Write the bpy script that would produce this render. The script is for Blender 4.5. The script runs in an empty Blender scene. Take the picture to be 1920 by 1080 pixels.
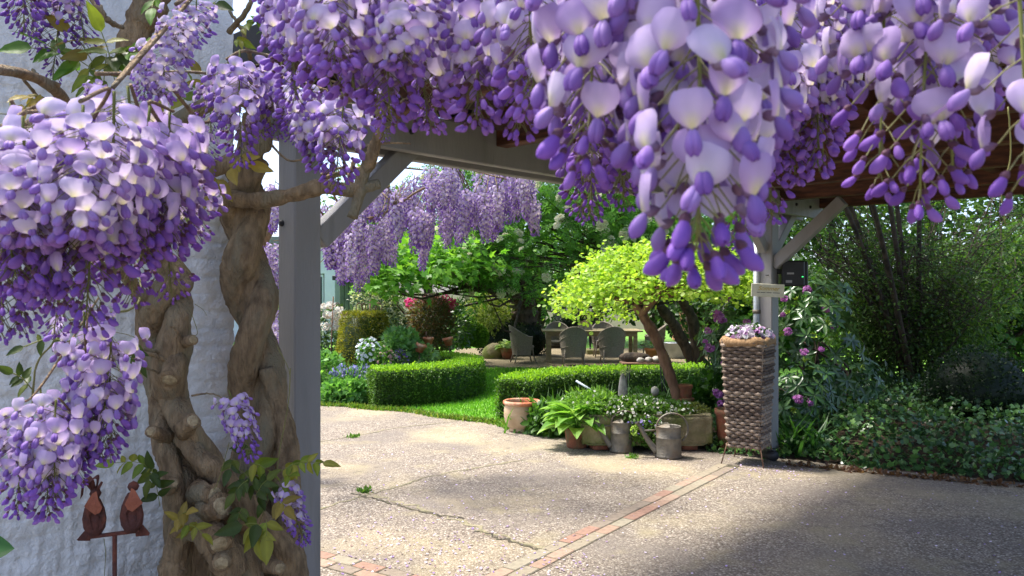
import bpy, math, numpy as np
from mathutils import Vector, Matrix

# ------------------------------------------------------------------ camera, light, exposure
SC = bpy.context.scene
COL = SC.collection
HC, FPX, HZ = 1.65, 1500.0, 545.0          # eye height, focal length in photo pixels, horizon row
cam = bpy.data.cameras.new('camera'); cam.sensor_width = 36; cam.lens = FPX / 1920 * 36
cam.shift_y = (HZ - 540) / 1920; cam.clip_start = 0.05; cam.clip_end = 2000
cam.dof.use_dof = True; cam.dof.focus_distance = 4.5; cam.dof.aperture_fstop = 15
camo = bpy.data.objects.new('camera', cam); COL.objects.link(camo)
camo.location = (0, 0, HC); camo.rotation_euler = (math.radians(90), 0, 0)
SC.camera = camo
SUN_TO = Vector((-0.38, 0.16, 0.88)).normalized()
W = bpy.data.worlds.new('World'); SC.world = W; W.use_nodes = True
wn = W.node_tree.nodes; sky = wn.new('ShaderNodeTexSky'); sky.sky_type = 'NISHITA'; sky.sun_disc = False
sky.sun_elevation = math.asin(SUN_TO.z); sky.sun_rotation = math.atan2(SUN_TO.x, SUN_TO.y)
sky.dust_density = 2.4; sky.air_density = 0.55; sky.ozone_density = 0.6
W.node_tree.links.new(sky.outputs[0], wn['Background'].inputs[0]); wn['Background'].inputs[1].default_value = 0.15
sl = bpy.data.lights.new('sun', 'SUN'); sl.energy = 2.3; sl.angle = math.radians(10); sl.color = (1, 0.95, 0.86)
so = bpy.data.objects.new('sun', sl); COL.objects.link(so); so.location = (0, 0, 12)
so.rotation_euler = SUN_TO.to_track_quat('Z', 'Y').to_euler()
SC.view_settings.view_transform = 'Standard'; SC.view_settings.look = 'None'
SC.view_settings.exposure = 1.7; SC.view_settings.gamma = 1.0; SC.view_settings.use_curve_mapping = False
SC.render.engine = 'CYCLES'
SC.cycles.use_denoising = True; SC.cycles.max_bounces = 8; SC.cycles.transparent_max_bounces = 8
SC.cycles.sample_clamp_indirect = 6

# ------------------------------------------------------------------ small maths
RNG = np.random.default_rng(7)
def rnd(a, b, n=None): return RNG.uniform(a, b, n)
def S(r, g, b):                                   # sRGB bytes -> linear
    f = lambda c: (c/255/12.92) if c/255 <= .04045 else ((c/255+.055)/1.055)**2.4
    return np.array([f(r), f(g), f(b)])
def P(px, py, d): return np.array([(px-960)/FPX*d, d, HC-(py-HZ)/FPX*d])
def G(px, py): d = HC*FPX/(py-HZ); return np.array([(px-960)/FPX*d, d, 0.0])
def nrm(v): v = np.asarray(v, float); return v/np.maximum(np.linalg.norm(v, axis=-1, keepdims=True), 1e-9)
def catmull(pts, n):
    p = np.asarray(pts, float)
    if len(p) == 2: return p[0]+(p[1]-p[0])*np.linspace(0, 1, n)[:, None]
    q = np.vstack([2*p[0]-p[1], p, 2*p[-1]-p[-2]]); out = []
    for t in np.linspace(0, len(p)-1-1e-6, n):
        i = int(t); f = t-i; a, b, c, d = q[i:i+4]
        out.append(.5*((2*b)+(-a+c)*f+(2*a-5*b+4*c-d)*f*f+(-a+3*b-3*c+d)*f**3))
    return np.array(out)
def basis(ydir, zdir):                            # rotation matrices (N,3,3): columns x,y,z
    y = nrm(ydir); z = np.asarray(zdir, float); z = nrm(z-(z*y).sum(-1, keepdims=True)*y); x = np.cross(y, z)
    return np.stack([x, y, z], -1)
def randdir(n): return nrm(RNG.normal(size=(n, 3)))

# ------------------------------------------------------------------ mesh builder
class MB:
    def __init__(s): s.v = []; s.f3 = []; s.f4 = []; s.c = []; s.n = 0
    def add(s, V, F, col=(1, 1, 1)):
        V = np.asarray(V, float).reshape(-1, 3)
        for f in (F if isinstance(F, (list, tuple)) else [F]):
            f = np.asarray(f, int)
            if len(f): (s.f3 if f.shape[1] == 3 else s.f4).append(f+s.n)
        c = np.asarray(col, float); s.c.append(np.broadcast_to(c, (len(V), 3)).copy()); s.v.append(V); s.n += len(V); return s
    def tube(s, path, rad, seg=8, col=(1, 1, 1), cap=True, knob=0, twist=0, lobes=0, lobe=0.0):
        p = np.asarray(path, float); n = len(p); r = np.broadcast_to(np.asarray(rad, float), (n,))
        t = np.gradient(p, axis=0); t = nrm(t)
        ref = np.array([0, 0, 1.]) if abs(t[0][2]) < .9 else np.array([1., 0, 0])
        x = nrm(np.cross(t[0], ref)); V = []
        ang = np.arange(seg)/seg*2*math.pi
        for i in range(n):
            x = nrm(x-(x*t[i]).sum()*t[i]); y = np.cross(t[i], x); rr = np.full(seg, r[i])
            if lobes: rr = rr*(1+lobe*np.abs(np.cos(lobes*.5*(ang+twist*i/n)))-lobe*.5)
            if knob: rr = rr*(1+RNG.normal(0, knob, seg))
            V.append(p[i]+np.outer(np.cos(ang)*rr, x)+np.outer(np.sin(ang)*rr, y))
        V = np.vstack(V); a = np.arange(seg); b = (a+1) % seg; F = []
        i = np.arange(n-1)[:, None]*seg
        F = np.stack([i+a, i+b, i+seg+b, i+seg+a], -1).reshape(-1, 4)
        if cap:
            V = np.vstack([V, p[0], p[-1]]); k = n*seg
            s.add(V, [F, np.stack([b, a, np.full(seg, k)], -1), np.stack([a+(n-1)*seg, b+(n-1)*seg, np.full(seg, k+1)], -1)], col)
        else: s.add(V, F, col)
        return s
    def lathe(s, prof, seg=24, at=(0, 0, 0), col=(1, 1, 1), sx=1, sy=1, wob=0):
        pr = np.asarray(prof, float); ang = np.arange(seg)/seg*2*math.pi; n = len(pr)
        w = 1+wob*np.sin(ang*3+1)
        V = np.stack([np.outer(pr[:, 0], np.cos(ang)*w)*sx, np.outer(pr[:, 0], np.sin(ang)*w)*sy, np.repeat(pr[:, 1][:, None], seg, 1)], -1).reshape(-1, 3)+np.asarray(at)
        a = np.arange(seg); b = (a+1) % seg; i = np.arange(n-1)[:, None]*seg
        return s.add(V, np.stack([i+a, i+b, i+seg+b, i+seg+a], -1).reshape(-1, 4), col)
    def box(s, c, size, R=None, b=0.004, col=(1, 1, 1)):
        h = np.asarray(size, float)/2; b = min(b, h.min()*.45); V = []; 
        sg = [(x, y, z) for x in (-1, 1) for y in (-1, 1) for z in (-1, 1)]; idx = {}
        for q in sg:
            for ax in range(3):
                o = np.array(q)*(h-b); o[ax] = q[ax]*h[ax]; idx[q, ax] = len(V); V.append(o)
        F4 = []; F3 = []
        for ax in range(3):
            o = [k for k in range(3) if k != ax]
            for sgn in (-1, 1):
                qs = []
                for (i, j) in ((-1, -1), (1, -1), (1, 1), (-1, 1)):
                    q = [0]*3; q[ax] = sgn; q[o[0]] = i; q[o[1]] = j; qs.append(idx[tuple(q), ax])
                F4.append(qs)
            for i in (-1, 1):
                for j in (-1, 1):
                    q0 = [0]*3; q0[ax] = -1; q0[o[0]] = i; q0[o[1]] = j; q1 = list(q0); q1[ax] = 1; q0 = tuple(q0); q1 = tuple(q1)
                    F4.append([idx[q0, o[0]], idx[q1, o[0]], idx[q1, o[1]], idx[q0, o[1]]])
        for q in sg: F3.append([idx[q, 0], idx[q, 1], idx[q, 2]])
        V = np.array(V); V = V if R is None else V@np.asarray(R).T
        return s.add(V+np.asarray(c), [F4, F3] if False else [np.array(F4), np.array(F3)], col)
    def grid(s, Pg, col=(1, 1, 1)):
        Pg = np.asarray(Pg, float); n, m = Pg.shape[:2]; i = np.arange(n-1)[:, None]*m; j = np.arange(m-1)
        c = np.asarray(col, float); c = c.reshape(-1, 3) if c.ndim == 3 else c
        return s.add(Pg.reshape(-1, 3), np.stack([i+j, i+j+1, i+m+j+1, i+m+j], -1).reshape(-1, 4), c)
    def scatter(s, T, pos, R, sc, col):           # T = (verts, faces, shade)
        V, F, sh = T; pos = np.asarray(pos, float); N = len(pos)
        if not N: return s
        sc = np.broadcast_to(np.asarray(sc, float).reshape(-1, 1) if np.ndim(sc) < 2 else sc, (N, 3) if np.ndim(sc) == 2 else (N, 1))
        L = V[None]*sc[:, None, :]; X = np.einsum('nij,nkj->nki', R, L)+pos[:, None, :]
        C = (np.broadcast_to(col, (N, 3))[:, None, :]*sh[None, :, None]).reshape(-1, 3)
        off = (np.arange(N)*len(V))[:, None, None]
        return s.add(X.reshape(-1, 3), [(np.asarray(f)[None]+off).reshape(-1, np.asarray(f).shape[1]) for f in F], C)
    def data(s, name, mat, smooth=True):
        V = np.vstack(s.v); me = bpy.data.meshes.new(name)
        fs = [f for f in s.f3]+[f for f in s.f4]
        li = np.concatenate([f.ravel() for f in fs]); tot = np.concatenate([np.full(len(f), f.shape[1]) for f in fs])
        st = np.concatenate([[0], np.cumsum(tot)[:-1]])
        me.vertices.add(len(V)); me.vertices.foreach_set('co', V.ravel()); me.loops.add(len(li)); me.polygons.add(len(tot))
        me.loops.foreach_set('vertex_index', li); me.polygons.foreach_set('loop_start', st); me.polygons.foreach_set('loop_total', tot)
        me.polygons.foreach_set('use_smooth', np.full(len(tot), smooth))
        ca = me.color_attributes.new('Col', 'FLOAT_COLOR', 'POINT')
        ca.data.foreach_set('color', np.hstack([np.vstack(s.c), np.ones((len(V), 1))]).astype(np.float32).ravel())
        me.materials.append(mat); me.update(calc_edges=True); me.validate(); return me
    def build(s, name, mat, parent=None, smooth=True, kind=None):
        return obj(name, s.data(name, mat, smooth), parent, kind)
def obj(name, data, parent=None, kind=None, mw=None):
    o = bpy.data.objects.new(name, data); COL.objects.link(o)
    if mw is not None: o.matrix_basis = mw
    if parent is not None:
        o.parent = parent
        if parent.type == 'EMPTY' and not parent.get('local'): o.matrix_parent_inverse = Matrix.Translation(-parent.location)
    if kind: o['kind'] = kind
    return o
def thing(name, label, cat, loc=(0, 0, 0), group=None, local=False, rotz=0):
    """Empty at the thing's base; its parts are built in world coordinates unless local."""
    o = bpy.data.objects.new(name, None); COL.objects.link(o); o.location = [float(q) for q in loc]; o.empty_display_size = .1
    if local: o['local'] = 1; o.rotation_euler = (0, 0, rotz)
    return tag(o, label, cat, group)
def tag(o, label, cat, group=None):
    o['label'] = label; o['category'] = cat
    if group: o['group'] = group
    return o
def struct(o): o['kind'] = 'structure'; return o
def copy_tree(o, parent=None):
    c = o.copy(); COL.objects.link(c); c.parent = parent
    for ch in [k for k in o.children]: copy_tree(ch, c)
    return c

# ------------------------------------------------------------------ materials
def newmat(name):
    m = bpy.data.materials.new(name); m.use_nodes = True; nt = m.node_tree; return m, nt, nt.nodes, nt.links, nt.nodes['Principled BSDF']
def mat(name, c1, c2=None, scale=8, rough=.7, bump=0, bscale=None, metal=0, detail=4, stretch=None, c3=None, s3=1.5, lo=.35, hi=.65, spec=.4, l3=.5, h3=.66):
    m, nt, N, L, b = newmat(name)
    tc = N.new('ShaderNodeTexCoord'); mp = N.new('ShaderNodeMapping'); L.new(tc.outputs['Object'], mp.inputs[0])
    if stretch: mp.inputs['Scale'].default_value = stretch
    b.inputs['Roughness'].default_value = rough; b.inputs['Metallic'].default_value = metal; b.inputs['Specular IOR Level'].default_value = spec
    if c2 is None: b.inputs['Base Color'].default_value = (*c1, 1)
    else:
        no = N.new('ShaderNodeTexNoise'); no.inputs['Scale'].default_value = scale; no.inputs['Detail'].default_value = detail; L.new(mp.outputs[0], no.inputs[0])
        r = N.new('ShaderNodeValToRGB'); r.color_ramp.elements[0].position = lo; r.color_ramp.elements[1].position = hi
        r.color_ramp.elements[0].color = (*c1, 1); r.color_ramp.elements[1].color = (*c2, 1); L.new(no.outputs[0], r.inputs[0]); out = r.outputs[0]
        if c3 is not None:
            n3 = N.new('ShaderNodeTexNoise'); n3.inputs['Scale'].default_value = s3; n3.inputs['Detail'].default_value = 5; L.new(mp.outputs[0], n3.inputs[0])
            r3 = N.new('ShaderNodeValToRGB'); r3.color_ramp.elements[0].position = l3; r3.color_ramp.elements[1].position = h3; L.new(n3.outputs[0], r3.inputs[0])
            mx = N.new('ShaderNodeMixRGB'); mx.inputs[2].default_value = (*c3, 1); L.new(r3.outputs[0], mx.inputs[0]); L.new(out, mx.inputs[1]); out = mx.outputs[0]
        L.new(out, b.inputs['Base Color'])
    if bump:
        nb = N.new('ShaderNodeTexNoise'); nb.inputs['Scale'].default_value = bscale or scale*4; nb.inputs['Detail'].default_value = 6; L.new(mp.outputs[0], nb.inputs[0])
        bp = N.new('ShaderNodeBump'); bp.inputs['Strength'].default_value = min(1, bump); bp.inputs['Distance'].default_value = .02; L.new(nb.outputs[0], bp.inputs['Height']); L.new(bp.outputs[0], b.inputs['Normal'])
    return m
def colmat(name, rough=.5, trans=.3, spec=.4, var=0, vs=30, tint=(1, 1, 1), bump=0):
    """base colour from the mesh's own Col attribute, thin-leaf translucency"""
    m, nt, N, L, b = newmat(name)
    at = N.new('ShaderNodeAttribute'); at.attribute_name = 'Col'; out = at.outputs['Color']
    if var:
        tc = N.new('ShaderNodeTexCoord'); no = N.new('ShaderNodeTexNoise'); no.inputs['Scale'].default_value = vs; L.new(tc.outputs['Object'], no.inputs[0])
        mr = N.new('ShaderNodeMapRange'); mr.inputs['From Min'].default_value = .3; mr.inputs['From Max'].default_value = .7; mr.inputs['To Min'].default_value = 1-var; mr.inputs['To Max'].default_value = 1+var; L.new(no.outputs[0], mr.inputs[0])
        mx = N.new('ShaderNodeVectorMath'); mx.operation = 'SCALE'; L.new(out, mx.inputs[0]); L.new(mr.outputs[0], mx.inputs['Scale']); out = mx.outputs[0]
    L.new(out, b.inputs['Base Color']); b.inputs['Roughness'].default_value = rough; b.inputs['Specular IOR Level'].default_value = spec
    if trans:
        t = N.new('ShaderNodeBsdfTranslucent'); g = N.new('ShaderNodeVectorMath'); g.operation = 'MULTIPLY'; g.inputs[1].default_value = tint; L.new(out, g.inputs[0]); L.new(g.outputs[0], t.inputs[0])
        ms = N.new('ShaderNodeMixShader'); ms.inputs[0].default_value = trans; L.new(b.outputs[0], ms.inputs[1]); L.new(t.outputs[0], ms.inputs[2]); L.new(ms.outputs[0], N['Material Output'].inputs[0])
    return m
LEAF = colmat('leaf', .45, .48, .4, tint=(1.25, 1.25, .6))
GLOSSY = colmat('glossy_leaf', .3, .12, .5, tint=(1.2, 1.2, .6))
PETAL = colmat('petal', .55, .38, .25, var=.08, vs=60)
SHOOT = colmat('shoot', .6, 0, .3)
GRASS = colmat('grass', .5, .35, .3, tint=(1.2, 1.2, .5))
BARK = mat('wisteria_bark', S(112, 92, 68), S(156, 132, 100), 34, .85, 1.0, 110, stretch=(1, 1, .3), c3=S(132, 122, 98), s3=9)
DBARK = mat('dark_bark', S(46, 38, 32), S(84, 70, 58), 14, .9, .8, 40, stretch=(1, 1, .3))
RBARK = mat('reddish_bark', S(92, 62, 48), S(140, 104, 82), 12, .8, .7, 40, stretch=(1, 1, .4))
GREY = mat('grey_paint', S(132, 130, 128), S(146, 144, 142), 3, .55, .25, 60, stretch=(1, 1, .15), c3=S(118, 116, 112), s3=5, l3=.58, h3=.75)
BROWN = mat('brown_timber', S(74, 44, 30), S(108, 66, 44), 6, .65, .3, 40, stretch=(1, 1, 6), c3=S(62, 36, 26), s3=4)
BLACK = mat('black_trim', S(34, 34, 36), S(44, 44, 46), 6, .5)
DECK = mat('roof_boards', S(58, 42, 34), S(84, 60, 46), 5, .8, .3, 30)
TERRA = mat('terracotta', S(176, 98, 66), S(200, 122, 86), 9, .8, .3, 60, c3=S(206, 176, 146), s3=5)
TERRAW = mat('limed_terracotta', S(178, 152, 120), S(204, 182, 150), 6, .85, .35, 50, c3=S(186, 126, 90), s3=3, l3=.58, h3=.78)
DTERRA = mat('old_terracotta', S(128, 74, 54), S(156, 98, 72), 10, .85, .4, 60, c3=S(104, 96, 66), s3=7)
STONE = mat('mossy_stone', S(120, 112, 84), S(152, 142, 110), 9, .95, .9, 40, c3=S(104, 112, 56), s3=4, l3=.42, h3=.62)
PEBBLE = mat('pebble', S(128, 122, 114), S(172, 166, 158), 14, .8, .3, 40)
ZINC = mat('weathered_zinc', S(100, 96, 88), S(130, 125, 114), 12, .58, .35, 60, metal=.3, c3=S(112, 96, 78), s3=6)
ZINCL = mat('zinc', S(150, 156, 160), S(172, 178, 182), 7, .42, .1, 60, metal=.6)
RUST = mat('rust', S(70, 42, 36), S(112, 62, 46), 22, .85, .4, 90, metal=.15, c3=S(86, 54, 50), s3=9)
IRON = mat('rusty_iron', S(92, 66, 50), S(122, 92, 72), 20, .8, .2)
WICKERG = mat('grey_wicker', S(126, 116, 104), S(152, 142, 128), 40, .8, .6, 120, stretch=(1, 1, 3))
WILLOW = colmat('willow', .75, 0, .3, var=.2, vs=40)
BURLAP = mat('burlap', S(150, 118, 84), S(178, 146, 108), 60, .95, .6, 160)
SOIL = mat('soil', S(58, 46, 36), S(80, 66, 50), 12, .95, .8, 30)
WHITEWALL = mat('house_render', S(214, 222, 222), S(226, 232, 232), 2, .8)
DARKGLASS = mat('window_glass', S(46, 58, 60), None, rough=.08, spec=.6)
CURTAIN = mat('curtain', S(150, 164, 160), S(120, 136, 134), 3, .9, stretch=(14, 14, .2))
SHEDWALL = mat('shed_board', S(70, 80, 68), S(88, 98, 82), 6, .8)
TABLEW = mat('weathered_teak', S(136, 122, 92), S(164, 150, 116), 6, .75, .3, 40, stretch=(.3, 3, 3))
BRONZE = mat('dark_bronze', S(24, 24, 24), S(36, 36, 34), 8, .6)
BRICKM = colmat('clinker_brick', .85, 0, .3, var=.16, vs=28)
LOG = mat('log', S(74, 62, 50), S(112, 96, 76), 10, .9, .6, 40)

# ------------------------------------------------------------------ leaf templates: axis +Y, face +Z, unit length
def T(V, F, sh=None):
    V = np.asarray(V, float); return (V, [np.asarray(f) for f in F], np.ones(len(V)) if sh is None else np.asarray(sh, float))
T_RHOMB = T([(0, 0, 0), (.28, .45, .07), (0, 1, 0), (-.28, .45, .07)], [[(0, 1, 2), (0, 2, 3)]])
T_BROAD = T([(0, 0, 0), (.3, .3, .08), (.26, .68, .05), (0, 1, -.06), (-.26, .68, .05), (-.3, .3, .08), (0, .5, 0)], [[(0, 1, 6), (1, 2, 6), (2, 3, 6), (3, 4, 6), (4, 5, 6), (5, 0, 6)]])
T_ROUND = T([(0, 0, 0), (.38, .15, .05), (.48, .55, .03), (.2, .95, -.03), (-.2, .95, -.03), (-.48, .55, .03), (-.38, .15, .05), (0, .5, -.04)], [[(i, (i+1) % 7, 7) for i in range(7)]])
def lobed(lob, inner):
    V = [(0, 0, 0)]; 
    for k, (a, r) in enumerate(lob):
        V.append((math.sin(a)*r, .32+math.cos(a)*r, -.05*r))
        if k < len(lob)-1: am = (a+lob[k+1][0])/2; V.append((math.sin(am)*inner, .32+math.cos(am)*inner, .03))
    V.append((0, .32, .02)); c = len(V)-1
    return T(V, [[(i, i+1, c) for i in range(c-1)]+[(c-1, 0, c)]])
T_MAPLE = lobed([(2.2, .42), (1.25, .6), (0, .7), (-1.25, .6), (-2.2, .42)], .26)
T_IVY = lobed([(2.1, .4), (1.0, .5), (0, .68), (-1.0, .5), (-2.1, .4)], .36)
def pinnate(n, ll, lw):
    V = []; F = []
    for k in range(n):
        y = .15+.8*k/(n-1)
        for sg in (-1, 1):
            i = len(V); V += [(0, y, 0), (sg*ll*.5, y+.08+lw*.5, .03), (sg*ll, y+.16, -.04), (sg*ll*.5, y+.08-lw*.5, .03)]; F.append((i, i+1, i+2, i+3))
    i = len(V); V += [(0, .93, 0), (lw*.6, 1.1, 0), (0, 1.3, -.03), (-lw*.6, 1.1, 0)]; F.append((i, i+1, i+2, i+3))
    return T(V, [F])
T_PINN = pinnate(5, .34, .13)
T_BLADE = T([(-.04, 0, 0), (.04, 0, 0), (.03, .55, .06), (-.03, .55, .06), (0, 1, .28)], [[(0, 1, 2, 3)], [(3, 2, 4)]])
T_FLOWER5 = T([(0, 0, .1)]+[(math.cos(a)*r, math.sin(a)*r, z) for k in range(5) for (a, r, z) in ((k*1.2566-.35, .42, .12), (k*1.2566+.35, .42, .12))], [[(0, 1+2*k, 2+2*k) for k in range(5)]+[(0, 2+2*k, 1+(2*k+2) % 10) for k in range(5)]], [.6]+[1]*10)
def mixcol(cols, n):                              # random blend between listed leaf colours
    c = np.asarray(cols); i = RNG.integers(0, len(c), n); j = RNG.integers(0, len(c), n); f = RNG.random((n, 1))
    return (c[i]*(1-f)+c[j]*f)*rnd(.8, 1.2, (n, 1))
def leaves(mb, T_, pos, out, size, cols, up=.5, jit=.6, droop=.2, wid=1.0):
    n = len(pos); 
    if not n: return mb
    d = nrm(np.asarray(out)+RNG.normal(0, jit, (n, 3))); d[:, 2] -= droop; d = nrm(d)
    z = nrm(np.array([0, 0, up])+np.asarray(out)*.5+RNG.normal(0, .5, (n, 3)))
    s = size*rnd(.65, 1.25, n); sc = np.stack([s*wid, s, s], -1)
    return mb.scatter(T_, pos, basis(d, z), sc, mixcol(cols, n))
def lump(d, seed, amp):
    r = np.random.default_rng(seed); o = np.zeros(len(d))
    for k in range(5):
        a = r.normal(size=3); a = a/np.linalg.norm(a)*r.uniform(2.5, 6.5); o += np.sin(d@a+r.uniform(0, 6))
    return 1+amp*o/2.2
def shell(n, c, r, fill=.25, seed=1, amp=.12, zmin=None):
    d = randdir(n); rad = lump(d, seed, amp)*(1-np.abs(RNG.normal(0, fill, n)).clip(0, .95))
    p = np.asarray(c)+d*rad[:, None]*np.asarray(r); o = nrm(d/np.asarray(r))
    k = np.ones(n, bool) if zmin is None else p[:, 2] > zmin
    return p[k], o[k]
def clumps(n, c, r, per, spread, seed=3, fill=.35, amp=.15):
    cc, o = shell(n, c, r, fill, seed, amp)
    p = np.repeat(cc, per, 0)+RNG.normal(0, 1, (n*per, 3))*np.asarray(spread); return cc, p, nrm(np.repeat(o, per, 0)*.5+(p-np.repeat(cc, per, 0))/np.max(spread)*.7)
def limbs(mb, base_pts, targets, r0, r1=.006, sag=.0, seg=5):
    for t in targets:
        b = base_pts[RNG.integers(0, len(base_pts))]; mid = (b+t)/2+RNG.normal(0, .12, 3)*np.linalg.norm(t-b)*.5; mid[2] += sag
        mb.tube(catmull([b, mid, t], 6), np.linspace(r0, r1, 6), seg)

# ------------------------------------------------------------------ ground
def sheet(name, pts, z, m, parent=None):
    me = bpy.data.meshes.new(name); me.from_pydata([(p[0], p[1], z) for p in pts], [], [list(range(len(pts)))]); me.materials.append(m)
    return obj(name, me, parent)
def aggregate():
    m, nt, N, L, b = newmat('washed_aggregate'); tc = N.new('ShaderNodeTexCoord'); co = tc.outputs['Object']
    def noise(sc, det=5):
        n = N.new('ShaderNodeTexNoise'); n.inputs['Scale'].default_value = sc; n.inputs['Detail'].default_value = det; L.new(co, n.inputs[0]); return n.outputs[0]
    def ramp(src, *st):
        r = N.new('ShaderNodeValToRGB'); e = r.color_ramp.elements
        while len(e) < len(st): e.new(.5)
        for k, (p, c) in enumerate(st): e[k].position = p; e[k].color = (*c, 1)
        L.new(src, r.inputs[0]); return r.outputs[0]
    def mix(f, a, c, mode='MIX'):
        x = N.new('ShaderNodeMixRGB'); x.blend_type = mode
        for k, q in enumerate((f, a, c)):
            if hasattr(q, 'links'): L.new(q, x.inputs[k])
            else: x.inputs[k].default_value = q if k == 0 else (*q, 1)
        return x.outputs[0]
    vo = N.new('ShaderNodeTexVoronoi'); vo.inputs['Scale'].default_value = 75; L.new(co, vo.inputs[0])
    stones = ramp(vo.outputs['Color'], (.1, S(118, 107, 97)), (.42, S(150, 139, 127)), (.7, S(172, 161, 146)), (.94, S(210, 203, 190)))
    gaps = ramp(vo.outputs['Distance'], (.25, (1, 1, 1)), (.62, (.45, .43, .40)))
    c = mix(.8, stones, gaps, 'MULTIPLY')
    c = mix(mix(1, ramp(noise(1.1), (.46, (0, 0, 0)), (.68, (.75, .75, .75))), (1, 1, 1), 'MULTIPLY'), c, S(120, 112, 104))
    c = mix(ramp(noise(.75, 7), (.5, (0, 0, 0)), (.7, (.6, .6, .6))), c, S(182, 168, 134))
    c = mix(ramp(noise(2.6, 8), (.56, (0, 0, 0)), (.72, (.7, .7, .7))), c, S(150, 140, 112))
    c = mix(ramp(noise(9, 8), (.58, (0, 0, 0)), (.74, (.6, .6, .6))), c, S(96, 88, 80))
    L.new(c, b.inputs['Base Color']); b.inputs['Roughness'].default_value = .9; b.inputs['Specular IOR Level'].default_value = .25
    bp = N.new('ShaderNodeBump'); bp.inputs['Strength'].default_value = .8; bp.inputs['Distance'].default_value = .006; bp.invert = True; L.new(vo.outputs['Distance'], bp.inputs['Height']); L.new(bp.outputs[0], b.inputs['Normal'])
    return m
AGG = aggregate()
LAWN = mat('lawn_turf', S(84, 134, 38), S(108, 160, 48), 5, .9, .6, 60, c3=S(112, 150, 58), s3=2)
GRAVEL = mat('terrace_gravel', S(104, 94, 72), S(140, 128, 100), 30, .95, .6, 60)
GROUNDM = mat('ground_soil', S(62, 66, 36), S(84, 84, 50), 4, .95, .5, 20)
struct(sheet('ground', [(-600, -200), (600, -200), (600, 900), (-600, 900)], -.014, GROUNDM))
lawn_o = struct(sheet('lawn', [(-9, 8), (16, 8), (16, 34), (-9, 34)], -.009, LAWN))
struct(sheet('terrace', [(-1.0, 16.9), (1.0, 17.0), (5.2, 17.0), (6, 23), (-1.6, 23), (-1.5, 18)], -.004, GRAVEL))
YARD = [(-9, -4), (9, -4), (9, 4.0), (4.7, 6.72), (3.6, 7.28), (2.7, 7.85), (2.5, 8.75), (1.2, 8.9), (.3, 9.15), (.0, 9.55), (-.22, 9.95), (-.6, 10.2), (-.95, 10.45), (-1.4, 10.9), (-2.0, 11.15), (-2.4, 11.4), (-3.2, 11.6), (-9, 12)]
yard = struct(sheet('courtyard', YARD, 0, AGG))
BEDL = [(-6.5, 11.9), (-3.2, 11.6), (-2.4, 11.4), (-2.0, 11.15), (-1.5, 11.3), (-.8, 12.2), (-.75, 13.4), (-1.5, 14.6), (-2.4, 17.5), (-6.5, 18)]
BEDR = [(.1, 9.5), (.3, 9.15), (2.5, 8.75), (2.7, 7.85), (3.6, 7.28), (4.7, 6.72), (9, 4), (12, 9), (6, 13), (3.4, 12.2), (1.3, 11.9), (.3, 11.2), (0, 10.2)]
struct(sheet('flower_bed', BEDL, -.005, SOIL)); struct(sheet('planting_bed', BEDR, -.005, SOIL))
def inside(p, poly):
    x, y = p[:, 0], p[:, 1]; r = np.zeros(len(p), bool); n = len(poly)
    for i in range(n):
        (x1, y1), (x2, y2) = poly[i][:2], poly[(i+1) % n][:2]
        k = ((y1 > y) != (y2 > y)); r ^= k & (x < (x2-x1)*(y-y1)/((y2-y1) if y2 != y1 else 1e-9)+x1)
    return r
# cracks and the old joint across the paving: narrow strips of paler grit and moss
GRIT = mat('joint_grit', S(150, 140, 116), S(120, 116, 88), 20, .95, .5, 60); CRACK = mat('crack_dirt', S(62, 56, 48), S(96, 92, 70), 18, .95)
def strip(name, pts, w, z, m):
    p = catmull([G(*q) for q in pts], 40); t = nrm(np.gradient(p, axis=0)); nx = np.stack([-t[:, 1], t[:, 0], 0*t[:, 0]], -1)
    p = p+nx*RNG.normal(0, w*.5, (40, 1)); ww = (w*rnd(.2, 1.2, 40))[:, None]
    g = np.stack([p-nx*ww/2, p+nx*ww/2], 1); g[:, :, 2] = z; MB().grid(g).build(name, m, yard)
strip('joint', [(560, 965), (700, 925), (820, 890), (985, 862)], .035, .003, GRIT)
strip('joint', [(590, 830), (680, 815), (740, 803), (860, 790)], .03, .003, GRIT)
strip('crack', [(660, 925), (720, 940), (800, 962), (870, 973)], .03, .004, CRACK)
strip('crack', [(893, 995), (950, 1012), (1005, 1030), (1045, 1032)], .028, .004, CRACK)
strip('joint', [(700, 930), (800, 957), (920, 1000), (1060, 1040)], .05, .0025, GRIT)
# brick edging: two double rows of clinkers meeting at a right angle
BR = [S(152, 128, 110), S(148, 118, 102), S(144, 134, 116), S(158, 136, 118), S(134, 122, 108), S(146, 138, 120)]
bmesh_ = [MB().box((0, 0, 0), (.196, .096, .06), b=.005, col=c).data('brick', BRICKM, False) for c in BR]
def brick_rows(p0, p1, rows, name):
    p0 = np.array(p0); p1 = np.array(p1); L = np.linalg.norm(p1-p0); t = (p1-p0)/L; n = np.array([-t[1], t[0]]); h = rows*.104/2
    bed = struct(sheet(name, [p0-n*h, p1-n*h, p1+n*h, p0+n*h], .002, CRACK)); a = math.atan2(t[1], t[0])
    for r in range(rows):
        for k in range(int(L/.206)):
            q = p0+t*(.103+k*.206+(.1 if r % 2 else 0))+n*(-h+.052+r*.104)
            obj('brick', bmesh_[RNG.integers(0, 6)], bed, mw=Matrix.Translation((q[0]+rnd(-.002, .002), q[1], -.024+rnd(-.002, .002)))@Matrix.Rotation(a+rnd(-.012, .012), 4, 'Z'))
brick_rows((-.39, 4.12), (2.06, 7.58), 2, 'brick_edging')
brick_rows((-2.6, 5.86), (-.48, 4.47), 2, 'brick_border')

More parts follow.
